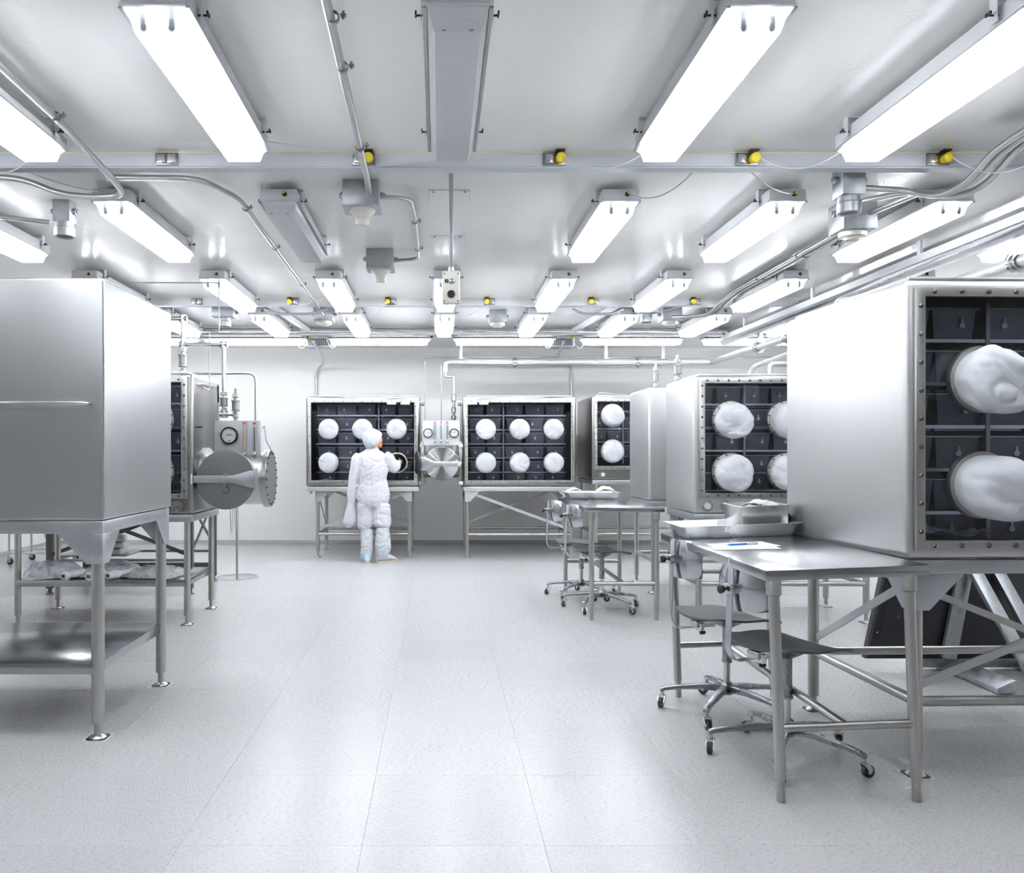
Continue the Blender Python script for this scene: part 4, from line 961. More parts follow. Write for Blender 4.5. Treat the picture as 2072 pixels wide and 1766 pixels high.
t = pipe('process_pipe', [(1.96, 4.1, 1.995), (1.96, 4.1, 2.05), (2.6, 4.1, 2.05)], .026, 'pipe_white', 'elbow pipe on top of the glovebox at right edge', 'pipe', fil=.03)
t = pipe('gas_tube', [(1.95, 10.33, 2.0), (1.98, 10.33, 2.05), (2.3, 10.5, 2.03)], .008, 'conduit', 'thin hooked tube on top of the far corner glovebox', 'tube', fil=.03, n=6)

# ------------------------------------------------------------------ steel tables
TILT = 2.1
def table(label, loc, tilt=0):
    t = thing('work_table', label, 'table', loc); t.rotation_euler = (0, R(-tilt), 0)
    W, L, H = .61, 1.46, .888; dx = math.tan(R(tilt))
    MB().bx(-W/2, W/2, -L/2, L/2, H-.04, H).build('table_top', 'steel_top', t, bevel=.004)
    for sx in (-1, 1):
        for sy in (-1, 1):
            x, y = sx*(W/2-.05), sy*(L/2-.055); zb = -x*dx
            l = MB().lathe([(.0205,zb+.085),(.0205,H-.04)], (x,y,0), (0,0,1), 18).build('leg', 'steel_tube', t)
            MB().lathe([(.0165,zb+.0006),(.0165,zb+.082),(.0205,zb+.085)], (x,y,0), (0,0,1), 16).build('foot', 'steel_tube', l)
            MB().lathe([(.0205,H-.105),(.027,H-.1),(.027,H-.05),(.031,H-.042),(.031,H-.04)], (x,y,0), (0,0,1), 18).build('collar', 'steel_tube', l)
    z = .285; x = W/2-.05; y = L/2-.055
    for sy in (-1, 1): MB().cyl((-x, sy*y, z), (x, sy*y, z), .0165, n=14).build('stretcher', 'steel_tube', t)
    MB().cyl((0, -y, z), (0, y, z), .0165, n=14).build('stretcher', 'steel_tube', t)
    return t
T1 = table('near steel work table against the right edge glovebox', (1.545, 3.82, .0), TILT)
T2 = table('steel work table further back, holding a tray of white cloth', (1.452, 7.22, 0))
def tray(name, label, cat, loc, w, l, h, mat='tray', rot=0, taper=.9, lip=.016):
    f = MB(); a, c = w/2, l/2; b, d = a*taper, c*taper+(1-taper)*(c-a)*.5; th = .003
    o = [(-a,-c,h),(a,-c,h),(a,c,h),(-a,c,h)]; q = [(-b,-d,0),(b,-d,0),(b,d,0),(-b,d,0)]
    ol = [(-a-lip,-c-lip,h),(a+lip,-c-lip,h),(a+lip,c+lip,h),(-a-lip,c+lip,h)]
    i1 = [(x*.985,y*.985,h+.002) for x,y,z in o]; i2 = [(x*.985,y*.985,.003) for x,y,z in q]; ol2 = [(x,y,h+.002) for x,y,z in ol]
    k = lambda n, m: [(n+i, n+(i+1)%4, m+(i+1)%4, m+i) for i in range(4)]
    f.add(q+o+ol+ol2+i1+i2, [(0,1,2,3)]+k(0,4)+k(4,8)+k(8,12)+k(12,16)+k(16,20)+[(20,21,22,23)])
    t = f.build(name, mat, bevel=.006, seg=3); t.location = loc; t.rotation_euler = (0, 0, R(rot)); return tag(t, label, cat)
def t1z(x): return (T1.matrix_basis if False else (Matrix.Translation(T1.location) @ Matrix.Rotation(R(-TILT), 4, 'Y'))) @ Vector((x - 1.515, 0, .888))
tz = lambda X: t1z(X).z
T1M = Matrix.Rotation(R(-TILT), 4, 'Y')
def on_t1(o):
    o.rotation_euler = (0, R(-TILT), o.rotation_euler.z); return o
on_t1(tray('steel_tray', 'shallow steel tray at far end of the near table', 'tray', (1.515, 4.34, tz(1.515)+.001), .57, .33, .062, 'tray'))
on_t1(tray('steam_pan', 'deep rectangular steel pan standing in the near table tray', 'pan', (1.66, 4.37, tz(1.66)+.005), .24, .27, .145, 'steel_bright', taper=.93, lip=.012))
def cloth_obj(label, pts, th=.006, seed=0, mat='cloth'):
    def fn(u, v):
        # bilinear patch through a 3x3 control net
        def q(a, b, c, t): return a*(1-t)**2 + b*2*t*(1-t) + c*t*t
        rows = [q(*[Vector(p) for p in r], v) for r in pts]
        p = q(*rows, u)
        n = noise.noise(p*22+Vector((seed,0,0)))*.012 + noise.noise(p*50+Vector((0,seed,0)))*.006
        return p + Vector((n*.6, n*.5, abs(n)))
    m = MB().grid(fn, 22, 22, (0, -.002, th))
    return tag(m.build('cloth', mat, smooth=70), label, 'cloth')
zr = tz(1.75)+.155
cloth_obj('crumpled white cloth draped over rim of deep steel pan', [[(1.60,4.45,zr-.04),(1.66,4.4,zr+.03),(1.70,4.30,zr-.05)],[(1.71,4.48,zr+.02),(1.74,4.40,zr+.07),(1.78,4.30,zr+.03)],[(1.80,4.46,zr-.10),(1.815,4.38,zr-.13),(1.83,4.28,zr-.13)]], seed=3)
pp = on_t1(MB().bx(-.14,.14,-.10,.10,0,.0012).build('paper_sheet', 'paper', smooth=0)); pp.location = (1.385, 3.80, tz(1.385)+.0006); pp.rotation_euler[2] = R(-8); tag(pp, 'white sheet of paper lying on the near table', 'paper')
pp = on_t1(MB().bx(-.14,.14,-.10,.10,0,.0012).build('paper_sheet', 'paper', smooth=0)); pp.location = (1.40, 3.86, tz(1.40)+.0022); pp.rotation_euler[2] = R(4); tag(pp, 'upper white sheet of paper under the blue pen', 'paper')
pn = thing('pen', 'blue ballpoint pen on paper on the near table', 'pen', (1.40, 3.85, tz(1.40)+.0085), 8); pn.rotation_euler = (0, R(-TILT), R(6))
MB().lathe([(.001,-.075),(.004,-.062),(.0045,-.06),(.0045,.02)], (0,0,0), (1,0,0), 10).build('barrel', 'ink_blue', pn)
MB().lathe([(.0055,.02),(.0055,.07),(.003,.074)], (0,0,0), (1,0,0), 10).bx(.03,.07,-.001,.001,.005,.008).build('cap', 'pack_white', pn)
tray('steel_tray', 'shallow tray of white cloths on the far work table', 'tray', (1.40, 7.70, .889), .46, .30, .06, 'tray')
cloth_obj('white cloth heaped at the left end of far table tray', [[(1.19,7.6,.95),(1.25,7.6,.99),(1.30,7.6,.95)],[(1.19,7.7,.955),(1.25,7.7,1.0),(1.32,7.7,.955)],[(1.19,7.8,.95),(1.25,7.8,.99),(1.32,7.8,.95)]], seed=8)
cloth_obj('white cloth peaked at the right end of far table tray', [[(1.46,7.6,.95),(1.52,7.6,.99),(1.60,7.6,.95)],[(1.46,7.7,.955),(1.51,7.7,1.09),(1.62,7.7,.955)],[(1.46,7.8,.95),(1.53,7.8,.98),(1.61,7.8,.95)]], seed=12)

# ------------------------------------------------------------------ lab chairs
def make_chair():
    t = thing('lab_chair', 'x', 'chair')
    def seat(u, v):
        a, b = 2*u-1, 2*v-1
        x = .215*a*math.sqrt(max(0, 1-.28*b*b)); y = .215*b*math.sqrt(max(0, 1-.28*a*a))
        z = .485 + .02*b*b - .035*max(0, a-.2)**2 + .018*max(0, -a-.3)
        return (x, y, z)
    MB().grid(seat, 20, 20, (0, 0, -.010)).build('seat', 'seat_grey', t, smooth=60)
    MB().lathe([(.085,.478),(.07,.455),(.035,.435),(.025,.43)], (0,0,0), (0,0,1), 20).build('seat_mount', 'chair_metal', t)
    MB().lathe([(.022,.26),(.022,.44)], (0,0,0), (0,0,1), 18).lathe([(.026,.255),(.026,.265)], (0,0,0), (0,0,1), 18).build('column_sleeve', 'chair_metal', t)
    MB().lathe([(.0165,.12),(.0165,.262)], (0,0,0), (0,0,1), 16).build('column', 'steel_bright', t)
    MB().lathe([(.028,.095),(.034,.1),(.034,.14),(.024,.155)], (0,0,0), (0,0,1), 20).build('hub', 'chair_metal', t)
    for k in range(5):
        a = 2*math.pi*k/5; c, s = math.cos(a), math.sin(a)
        f = lambda r, z, w=0: Vector((c*r - s*w, s*r + c*w, z))
        sec = [(.025,.142,.034,.022),(.12,.138,.028,.019),(.24,.120,.021,.016),(.30,.108,.020,.016),(.325,.098,.019,.016)]
        vs = []
        for (r, z, h, w) in sec: vs += [f(r,z-h,-w), f(r,z-h,w), f(r,z,w*.8), f(r,z,-w*.8)]
        n = len(sec)
        fs = [(j*4+i, j*4+(i+1)%4, j*4+4+(i+1)%4, j*4+4+i) for j in range(n-1) for i in range(4)] + [(3,2,1,0), tuple(range(4*n-4, 4*n))]
        MB().add(vs, fs).build('base_arm', 'chair_metal', t, bevel=.004)
        ca = a + R(30 + 55*((k*37) % 5)/5)
        w = thing('caster', None, None); del_label(w); w.parent = t; w.location = f(.315, 0); w.rotation_euler = (0, 0, ca)
        MB().cyl((0,0,.056),(0,0,.092),.010, n=10).prism([(-.012,0),(.012,0),(.03,-.028),(.012,-.034)], (.0, -.016, .062), (1,0,0), (0,0,1), .003).prism([(-.012,0),(.012,0),(.03,-.028),(.012,-.034)], (.0, .016, .062), (1,0,0), (0,0,1), .003).bx(-.014,.014,-.017,.017,.058,.063).build('fork', 'steel_bright', w)
        MB().lathe([(.021,-.011),(.026,-.009),(.0265,0),(.026,.009),(.021,.011)], (.020,0,.0268), (0,1,0), 18).build('wheel', 'rubber', w)
        MB().lathe([(.010,-.0125),(.010,.0125)], (.020,0,.0268), (0,1,0), 10).build('wheel_hub', 'steel_bright', w)
    # back support: curved flat bar, bracket, plate
    path = fillet([(-.10,0,.452),(-.30,0,.445),(-.335,0,.50),(-.315,0,.88)], .09, 8)
    m = MB()
    vs = []
    for i, p in enumerate(path):
        d = (path[min(i+1,len(path)-1)]-path[max(i-1,0)]).normalized(); nrm = Vector((d.z,0,-d.x))
        for sy, sn in ((-1,-1),(1,-1),(1,1),(-1,1)): vs.append(p+Vector((0,sy*.016,0))+nrm*sn*.0025)
    n = len(path)
    m.add(vs, [(j*4+i, j*4+(i+1)%4, j*4+4+(i+1)%4, j*4+4+i) for j in range(n-1) for i in range(4)] + [(3,2,1,0), tuple(range(4*n-4,4*n))])
    m.build('back_bar', 'alu', t, bevel=.001)
    def plate(u, v):
        a, b = 2*u-1, 2*v-1
        y = .142*a*(1-.12*b**4); z = .79+.095*b*(1-.12*a**4)
        return (-.245 - .055*(1-a*a)*1.0 + .01*b*b, y, z)
    MB().grid(plate, 18, 10, (-.004, 0, 0)).build('backrest', 'chrome', t, smooth=60)
    MB().bx(-.345,-.30,-.024,.024,.77,.81).build('back_clamp', 'steel_bright', t, bevel=.003)
    MB().lathe([(.006,0),(.006,.015),(.016,.018),(.018,.032),(.010,.036)], (-.345,0,.79), (-1,0,0), 12).build('back_knob', 'black', t)
    MB().bx(-.20,-.09,-.03,.03,.445,.478).bx(-.185,-.165,-.045,.045,.43,.47).build('seat_bracket', 'steel_bright', t, bevel=.003)
    MB().lathe([(.005,0),(.005,.02),(.014,.023),(.016,.035),(.009,.04)], (-.15,-.0,.445), (0,-.3,-1), 12).build('tilt_knob', 'black', t)
    return t
def del_label(o):
    for k in ('label', 'category'):
        if k in o: del o[k]
ch0 = make_chair()
spots = [(1.50, 3.60, 25, 'grey swivel lab chair nearest the camera, under the near table'),
         (1.455, 4.22, 18, 'grey swivel lab chair tucked deeper under the near table'),
         (1.37, 7.02, 16, 'front grey swivel lab chair at the far table'),
         (1.30, 7.62, 12, 'rear grey swivel lab chair at the far table')]
chs = [ch0] + [copy_tree(ch0) for _ in spots[1:]]
for c, (x, y, a, lab) in zip(chs, spots):
    c.location = (x, y, 0); c.rotation_euler = (0, 0, R(a)); tag(c, lab, 'chair', 'lab chairs at the steel tables')
for o in chs[0].children:
    if o.name.split('.')[0] in ('backrest', 'back_clamp', 'back_knob'): o.location.z -= .04

# ------------------------------------------------------------------ bagged goods on the left shelf, packs, cart
def bag_pile(label, c, w, l, h, rot, seed, n=5):
    t = thing('bagged_stack', label, 'bag', c, rot)
    for k in range(n):
        MB().box((random.uniform(-.01,.01), 0, .006+.010*k), (w*.8, l*.85, .007)).build('sheet', 'pack_white' if k % 2 else 'paper', t, smooth=0)
    def fn(u, v):
        a, b = 2*u-1, 2*v-1
        e = (1-abs(a)**3)*(1-abs(b)**3)
        p = Vector((a*w/2*(1+.05*noise.noise(Vector((v*4,seed,0)))), b*l/2*(1+.05*noise.noise(Vector((u*4,seed,3)))), .012+ (h+n*.01)*e**.6))
        q = noise.noise(Vector((u*7+seed, v*5, 1)))*.018 + noise.noise(Vector((u*13+seed, v*11, 5)))*.005
        return p + Vector((0, 0, max(-.008, q)*(.4+e)))
    MB().grid(fn, 30, 24).build('plastic_wrap', 'bag_film', t, smooth=80)
    return t
sz = .347
bag_pile('flat stack of sheets in clear plastic, left on the lower shelf', (-3.0, 6.5, sz), .42, .34, .05, 25, 1, 6)
bag_pile('middle clear plastic bag of sheets on the lower shelf', (-2.58, 6.6, sz), .42, .36, .05, 12, 4, 4)
bag_pile('right clear plastic bag of sheets on the lower shelf', (-2.2, 6.52, sz), .42, .34, .03, -10, 7, 4)
for k, (x, y, a) in enumerate(((-2.78, 6.40, 70), (-2.60, 6.38, 80), (-2.44, 6.42, 62))):
    t = thing('rolled_bag', 'rolled white plastic bag lying on the lower shelf, %s of three' % ['left', 'middle', 'right'][k], 'bag', (x, y, sz), a)
    vs = []
    for j in range(13):
        s = j/12; rr = .03+.016*noise.noise(Vector((s*5,k,0)))
        for i in range(14):
            th = 2*math.pi*i/14; r2 = rr*(1+.15*noise.noise(Vector((math.cos(th)*2,math.sin(th)*2,s*6+k))))
            vs.append(Vector((-.13+.26*s, math.cos(th)*r2, .036+math.sin(th)*r2*.95)))
    MB().add(vs, [(j*14+i, j*14+(i+1)%14, (j+1)*14+(i+1)%14, (j+1)*14+i) for j in range(12) for i in range(14)] + [tuple(range(13,-1,-1)), tuple(range(168,182))]).build('roll', 'pack_white', t, smooth=70)
    for q in range(3): MB().bx(-.134,-.131,-.016+.011*q,-.010+.011*q,.025,.048, ).build('end_fold', 'panel_dark', t, smooth=0)
for k in range(3):
    def fn(u, v, k=k):
        a, b = 2*u-1, 2*v-1; e = (1-a**4)*(1-b**4)
        return (a*.10, b*.14, .003+.055*e**.5+.006*noise.noise(Vector((u*5,v*5,k*3))))
    t = MB().grid(fn, 14, 14, (0,0,-.003)).build('folded_pack', 'pack_white', smooth=60); t.location = (-3.15, 8.15, .336+.062*k); t.rotation_euler = (0,0,R(8*k))
    tag(t, 'folded white plastic pack in stack behind left cabinet leg, %s' % ['lowest', 'middle', 'topmost'][k], 'pack', 'stacked white packs')
ct = thing('utility_cart', 'tubular steel cart on casters by the left wall', 'cart', (-4.72, 9.95, 0), -6)
for sx in (-1, 1):
    for sy in (-1, 1):
        x, y = sx*.28, sy*.22
        MB().cyl((x,y,.09),(x,y,.80 if sy > 0 else .62),.013, n=10).build('post', 'steel_bright', ct)
        w = thing('caster', None, None); del_label(w); w.parent = ct; w.location = (x, y, 0)
        MB().lathe([(.03,-.013),(.038,-.01),(.038,.01),(.03,.013)], (.012,0,.0385), (0,1,0), 16).build('wheel', 'rubber', w)
        MB().bx(-.016,.03,-.018,-.014,.03,.08).bx(-.016,.03,.014,.018,.03,.08).bx(-.016,.03,-.018,.018,.078,.09).build('fork', 'galv', w)
for z in (.14, .60):
    for s in (-1, 1):
        MB().cyl((-.28,s*.22,z),(.28,s*.22,z),.011,n=8).build('rail', 'steel_bright', ct); MB().cyl((s*.28,-.22,z),(s*.28,.22,z),.011,n=8).build('rail', 'steel_bright', ct)
MB().bar((.05,-.22,.60),(.26,-.22,.15),.025,.012).build('brace', 'steel_bright', ct)
MB().bx(-.28,.28,-.22,.22,.605,.612).build('cart_shelf', 'steel_top', ct)

# ------------------------------------------------------------------ dark panel on a stand under the right glovebox
t = thing('equipment_panel', 'dark slanted panel on a steel stand under the glovebox at right edge', 'panel', (3.1, 5.0, 0))
tm = Matrix.Translation((3.1, 5.0, 0))
MB().prism([(-.57,.09),(.72,.09),(.88,.80),(-.42,.80)], (3.1, 4.98, 0), (1,0,0), (0,0,1), .05).build('panel_slab', 'panel_dark', t, world=True, bevel=.004)
MB().prism([(-.565,.095),(-.515,.095),(-.365,.795),(-.415,.795)], (3.1, 4.95, 0), (1,0,0), (0,0,1), .012).build('edge_strip', 'black', t, world=True)
MB().bar((3.0,4.92,.10),(3.13,4.92,.78),.085,.03,up=(1,0,0)).build('channel_post', 'galv', t, world=True, bevel=.003)
MB().bar((3.12,4.90,.66),(3.25,4.56,.08),.07,.03,up=(1,0,0)).build('slanted_strut', 'galv', t, world=True, bevel=.003)
MB().bar((3.3,4.98,.66),(3.42,4.62,.06),.07,.03,up=(1,0,0)).build('slanted_strut', 'galv', t, world=True, bevel=.003)
MB().prism([(0,0),(.10,0),(.10,.075),(.0,.03)], (3.03, 4.93, .003), (1,0,0), (0,0,1), .80).build('floor_runner', 'galv', t, world=True, bevel=.003)
MB().bx(3.5, 3.6, 4.53, 5.3, .003, .06).build('floor_runner', 'galv', t, world=True, bevel=.003)
MB().bx(2.9, 3.6, 5.02, 5.08, .02, .10).build('cross_rail', 'galv', t, world=True, bevel=.003)
for z in (.25, .45, .65): MB().lathe([(.006,0),(.004,.006)], (3.1-.54+.2*(z-.09), 4.943, z), (0,-1,0), 8).build('rivet', 'steel_bright', t, world=True)

# ------------------------------------------------------------------ the person
PX, PYD = -.775, 9.98
ps = thing('person', 'person in white coverall and hair cover, back turned, working at the left back glovebox', 'person', (PX, PYD, 0))
def ell(sections, n=20):
    """loft of horizontal ellipses (x, y, z, rx, ry)"""
    m = MB(); vs = []
    for (x, y, z, rx, ry) in sections: vs += [Vector((x+rx*math.cos(2*math.pi*i/n), y+ry*math.sin(2*math.pi*i/n), z)) for i in range(n)]
    k = len(sections)
    m.add(vs, [(j*n+i, j*n+(i+1)%n, (j+1)*n+(i+1)%n, (j+1)*n+i) for j in range(k-1) for i in range(n)] + [tuple(range(n-1,-1,-1)), tuple(range((k-1)*n, k*n))])
    return m
def limb(m, pts, rs, n=14):
    """smooth tapered tube with round ends through the joints"""
    pp, rr = [], []
    for i in range(len(pts)-1):
        for k in range(6):
            t = k/6; pp.append(Vector(pts[i]).lerp(Vector(pts[i+1]), t)); rr.append(rs[i]*(1-t)+rs[i+1]*t)
    pp.append(Vector(pts[-1])); rr.append(rs[-1])
    m.tube(pp, .1, n, rs=rr)
def remesh(mb, name, mat, parent, voxel, smooth_it=4, wr=0., wscale=6., seed=0):
    me = bpy.data.meshes.new(name); me.from_pydata([tuple(v) for v in mb.v], [], mb.f)
    bm = bmesh.new(); bm.from_mesh(me); bmesh.ops.recalc_face_normals(bm, faces=bm.faces); bm.to_mesh(me); bm.free()
    o = bpy.data.objects.new(name, me); COL.objects.link(o)
    md = o.modifiers.new('r', 'REMESH'); md.mode = 'VOXEL'; md.voxel_size = voxel
    ms = o.modifiers.new('s', 'SMOOTH'); ms.iterations = smooth_it; ms.factor = .6
    dg = bpy.context.evaluated_depsgraph_get(); m2 = bpy.data.meshes.new_from_object(o.evaluated_get(dg))
    bpy.data.objects.remove(o)
    if wr:
        for v in m2.vertices:
            p = v.co; q = Vector((p.x+p.z*.35, p.y, p.z*1.7-p.x*.5))*wscale + Vector((seed, seed*2, 0))
            d = noise.noise(q) - 1.3*max(0, 1-3*abs(noise.noise(q*1.2+Vector((5,0,0)))))**2 - .6*max(0, 1-3*abs(noise.noise(q*2.3+Vector((1,7,0)))))**2
            v.co = p + v.normal*d*wr
    m2.materials.clear(); m2.materials.append(M[mat]); m2.shade_smooth()
    m2.name = name
    return link(name, m2, parent)
lx = lambda px: (px-757)/169.3 + .0
lz = lambda py: EYE + (915-py)*10/FPX
# coverall: torso and seat, legs, sleeves
mb = ell([(-.012,0,lz(1024),.16,.115),(-.008,0,lz(1012),.195,.135),(-.005,0,lz(1000),.200,.135),(-.008,0,lz(985),.185,.125),(-.008,0,lz(972),.168,.112),(-.012,.0,lz(967),.166,.112),
          (-.012,0,lz(958),.178,.118),(-.01,.005,lz(940),.185,.12),(-.015,.01,lz(926),.188,.11),(-.018,.015,lz(918),.165,.09),(-.018,.02,lz(911),.095,.07),(-.015,.025,lz(905),.062,.06)])
limb(mb, [(-.10,0,lz(1020)),(-.108,.01,lz(1045)),(-.107,.01,lz(1062)),(-.10,.01,lz(1069))], [.105,.105,.098,.08])
limb(mb, [(.09,0,lz(1020)),(.095,0,lz(1045)),(.10,-.01,lz(1060)),(.097,-.01,lz(1067))], [.108,.112,.108,.085])
limb(mb, [(-.155,.01,lz(923)),(-.20,.0,lz(931)),(-.245,-.01,lz(968)),(-.265,-.005,lz(990)),(-.270,.0,lz(1019))], [.075,.078,.062,.058,.042])
limb(mb, [(.12,.02,lz(922)),(.17,.01,lz(929)),(.235,.03,lz(946)),(.25,.17,lz(944)),(.27,.29,lz(938))], [.078,.080,.074,.062,.05])
cv = remesh(mb, 'coverall', 'coverall', ps, .010, 3, .0055, 5.0, 3)
MB().tube([(-.012,-.125,lz(1000)),(-.01,-.118,lz(985)),(-.01,-.118,lz(968)),(-.012,-.128,lz(950)),(-.013,-.122,lz(930)),(-.014,-.085,lz(914))], .005, 6).build('back_seam', 'coverall', cv)
# continuous body under the clothes: head, neck, trunk, limbs, hands
bd = ell([(-.01,0,lz(1020),.13,.09),(-.01,0,lz(985),.14,.09),(-.012,0,lz(967),.125,.085),(-.012,0,lz(935),.14,.085),(-.015,.015,lz(920),.12,.07),(-.015,.02,lz(910),.055,.055),(-.012,.03,lz(900),.05,.052),(-.005,.035,lz(893),.055,.06)])
hc = Vector((.012,.045,lz(889))); fd = Vector((.82,.57,-.08)).normalized(); fs_ = Vector((fd.y,-fd.x,0)).normalized()
hd = []
for j in range(9):
    t = -1+2*j/8; rr = math.sqrt(max(.0,1-t*t)); zz = t*.112
    w = .074*(1.0 if t > -.2 else 1+.35*(t+.2)); 
    hd.append((hc.x+fd.x*.0, hc.y, hc.z+zz, max(.012,w*rr*1.08), max(.012,.092*rr)))
q = ell(hd); bd.add(q.v, q.f)
q = MB().lathe([(.006,-.02),(.016,-.01),(.014,.006),(.006,.016)], hc+fd*.088+Vector((0,0,-.01)), fd, 10); bd.add(q.v, q.f)        # nose
q = MB().lathe([(.01,-.01),(.03,.0),(.026,.01),(.01,.014)], hc+fd*.07+Vector((0,0,-.07)), fd, 12); bd.add(q.v, q.f)               # chin
q = MB().lathe([(.012,-.006),(.03,0),(.026,.008),(.012,.012)], hc+fs_*.082+Vector((0,0,-.005)), fs_, 12); bd.add(q.v, q.f)         # ear
limb(bd, [(-.08,0,lz(1015)),(-.10,.01,lz(1055)),(-.088,.02,lz(1090)),(-.085,.0,lz(1124)),(-.088,-.01,.05),(-.095,.03,.04)], [.085,.06,.052,.035,.028,.02])
limb(bd, [(.07,0,lz(1015)),(.09,0,lz(1055)),(.10,-.02,lz(1090)),(.10,-.03,lz(1124)),(.10,-.02,.05),(.125,.005,.04)], [.085,.06,.052,.035,.028,.02])
limb(bd, [(-.15,.01,lz(923)),(-.20,0,lz(932)),(-.245,-.01,lz(968)),(-.268,0,lz(1012)),(-.272,.005,lz(1021))], [.05,.05,.042,.028,.03])
limb(bd, [(.12,.02,lz(923)),(.17,.01,lz(930)),(.235,.03,lz(946)),(.26,.22,lz(941)),(.29,.38,lz(936)),(.30,.43,lz(935))], [.05,.05,.042,.035,.028,.03])
for k, (dx_, dl) in enumerate(((-.026,.052),(-.009,.06),(.009,.058),(.025,.048))):   # fingers of the hand holding the bag
    b0 = Vector((-.274+dx_*.7, .008, lz(1022))); limb(bd, [b0, b0+Vector((dx_*.1,-.012,-dl*.5)), b0+Vector((dx_*.1,.012,-dl*.8)), b0+Vector((0,.026,-dl*.62))], [.010,.0095,.009,.008], 8)
    b1 = Vector((.30, .43, lz(935)+dx_)); limb(bd, [b1, b1+Vector((.01,dl*.7,0)), b1+Vector((.025,dl*1.1,-.006))], [.010,.009,.008], 8)
limb(bd, [(-.25,.0,lz(1019)),(-.235,-.012,lz(1024)),(-.25,-.02,lz(1029))], [.012,.011,.009], 8)
limb(bd, [(.29,.41,lz(933)),(.275,.44,lz(929)),(.285,.47,lz(927))], [.012,.011,.009], 8)
body = remesh(bd, 'body', 'skin', ps, .0085, 2)
for s in (.3, -.3):
    e = hc + (fd*.97 + fs_*s*1.05).normalized()*.083 + Vector((0,0,.012))
    MB().lathe([(.011,-.004),(.009,.003),(.002,.006)], e, fd, 10).build('eye', 'plate_white', body)
m = MB().lathe([(.02,0),(.022,.003),(.01,.006)], hc+fd*.088+Vector((0,0,-.045)), fd, 10); m.build('mouth', 'lip', body)
# hair cover: puffy, sagging to the back left, drawn in along the face
vs = []; nb, rb_ = 32, 14
axis = Vector((-.54,-.46,.70)).normalized(); bu, bv, bw_ = basis(axis)
bc = hc + Vector((-.02,-.022,.012))
for j in range(rb_+1):
    t = j/rb_; ang = t*R(106)
    for i in range(nb):
        th = 2*math.pi*i/nb
        r = .122 + .012*noise.noise(Vector((math.cos(th)*1.7, math.sin(th)*1.7, t*3))) + .004*math.sin(th*11)*t*t
        if t > .9: r *= 1-.9*(t-.9)
        p = axis*math.cos(ang)*r*1.06 + (bu*math.cos(th)+bv*math.sin(th))*math.sin(ang)*r
        p.z *= 1.02; p += Vector((-.012, -.015, -.02))*t
        vs.append(bc + p)
MB().add(vs, [(j*nb+i, j*nb+(i+1)%nb, (j+1)*nb+(i+1)%nb, (j+1)*nb+i) for j in range(rb_) for i in range(nb)]).build('hair_cover', 'bonnet', ps, smooth=80)
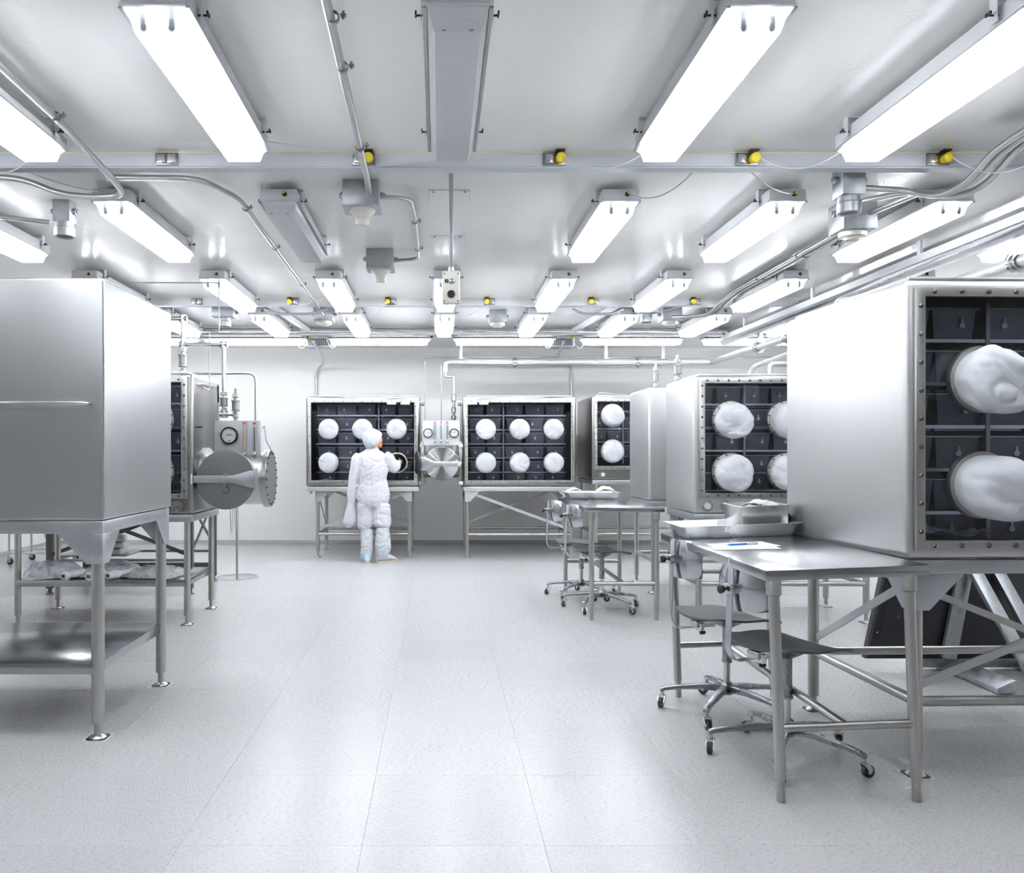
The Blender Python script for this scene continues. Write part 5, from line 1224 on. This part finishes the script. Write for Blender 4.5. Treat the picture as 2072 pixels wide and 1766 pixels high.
# boot covers and shoes
for s, pts, rs, toe in ((0, [(-.085,.005,lz(1068)),(-.083,.0,lz(1085)),(-.08,-.005,lz(1108)),(-.088,-.01,.10),(-.09,-.01,.06)], [.074,.082,.080,.074,.064], Vector((-.05,.16,0))),
                        (1, [(.10,-.012,lz(1066)),(.105,-.015,lz(1085)),(.108,-.02,lz(1104)),(.098,-.02,.10),(.095,-.02,.06)], [.078,.095,.102,.088,.066], Vector((.17,.11,0)))):
    m = MB(); limb(m, pts, rs)
    bc_ = remesh(m, 'boot_cover', 'boot_cover', ps, .010, 3, .008, 9, 5+s)
    h = Vector(pts[-1]); h.z = 0
    m = MB(); n = 18; sec = []
    d = toe.normalized(); sd = Vector((d.y,-d.x,0))
    for k in range(10):
        u = k/9; c = h - d*.07 + d*(toe.length+.085)*u
        w = .05*math.sin(math.pi*min(1,.12+u*.82))**.6+.006; hh = .105*(1-u)**.8*.9+.035*math.sin(math.pi*min(1,.1+u*.85))
        sec.append((c, w, hh))
    vs = []
    for (c, w, hh) in sec: vs += [c + sd*w*math.cos(2*math.pi*i/n) + Vector((0,0,max(.016,.016+hh*.5*(1+math.sin(2*math.pi*i/n))))) for i in range(n)]
    m.add(vs, [(j*n+i, j*n+(i+1)%n, (j+1)*n+(i+1)%n, (j+1)*n+i) for j in range(9) for i in range(n)] + [tuple(range(n-1,-1,-1)), tuple(range(9*n,10*n))])
    sh = m.build('shoe', 'boot_blue' if s == 0 else 'boot_cover', ps, smooth=60)
    so = [c + sd*(w+.004) for c, w, _ in sec] + [c - sd*(w+.004) for c, w, _ in reversed(sec)]
    so = [Vector((p.x,p.y,0)) for p in so]; kk = len(so)
    MB().add([p+Vector((0,0,.001)) for p in so]+[p+Vector((0,0,.022)) for p in so], [tuple(range(kk-1,-1,-1)), tuple(range(kk,2*kk))]+[(i,(i+1)%kk,kk+(i+1)%kk,kk+i) for i in range(kk)]).build('sole', 'sole', sh, smooth=0)
    if s: MB().bar(h+d*.03-sd*.0+Vector((0,-.05,.04)), h+d*.07+Vector((0,-.03,.10)), .014, .004).build('boot_tie', 'strap', bc_)
# bag in the hand
vs = []; nb = 24
for j in range(13):
    t = j/12; z = lz(1014)+(lz(1067)-lz(1014))*t
    cx = -.275 - .03*t + .01*math.sin(t*3); rx = .040+.044*math.sin(min(1,t*1.15)*math.pi/2)**1.3; ry = .042+.018*math.sin(min(1,t*1.1)*math.pi/2)
    if t > .85: rx *= 1-.9*(t-.85)/.15*.8; ry *= 1-.7*(t-.85)/.15
    for i in range(nb):
        th = 2*math.pi*i/nb; k = 1+.10*noise.noise(Vector((math.cos(th)*2,math.sin(th)*2,t*3)))
        vs.append(Vector((cx+rx*k*math.cos(th), .005+ry*k*math.sin(th), z)))
b = MB().add(vs, [(j*nb+i, j*nb+(i+1)%nb, (j+1)*nb+(i+1)%nb, (j+1)*nb+i) for j in range(12) for i in range(nb)] + [tuple(range(nb-1,-1,-1)), tuple(range(12*nb,13*nb))]).build('cloth_bag', 'glove', smooth=70)
b.location = (PX, PYD, 0); tag(b, 'white cloth glove bag held in the person\'s left hand', 'bag')
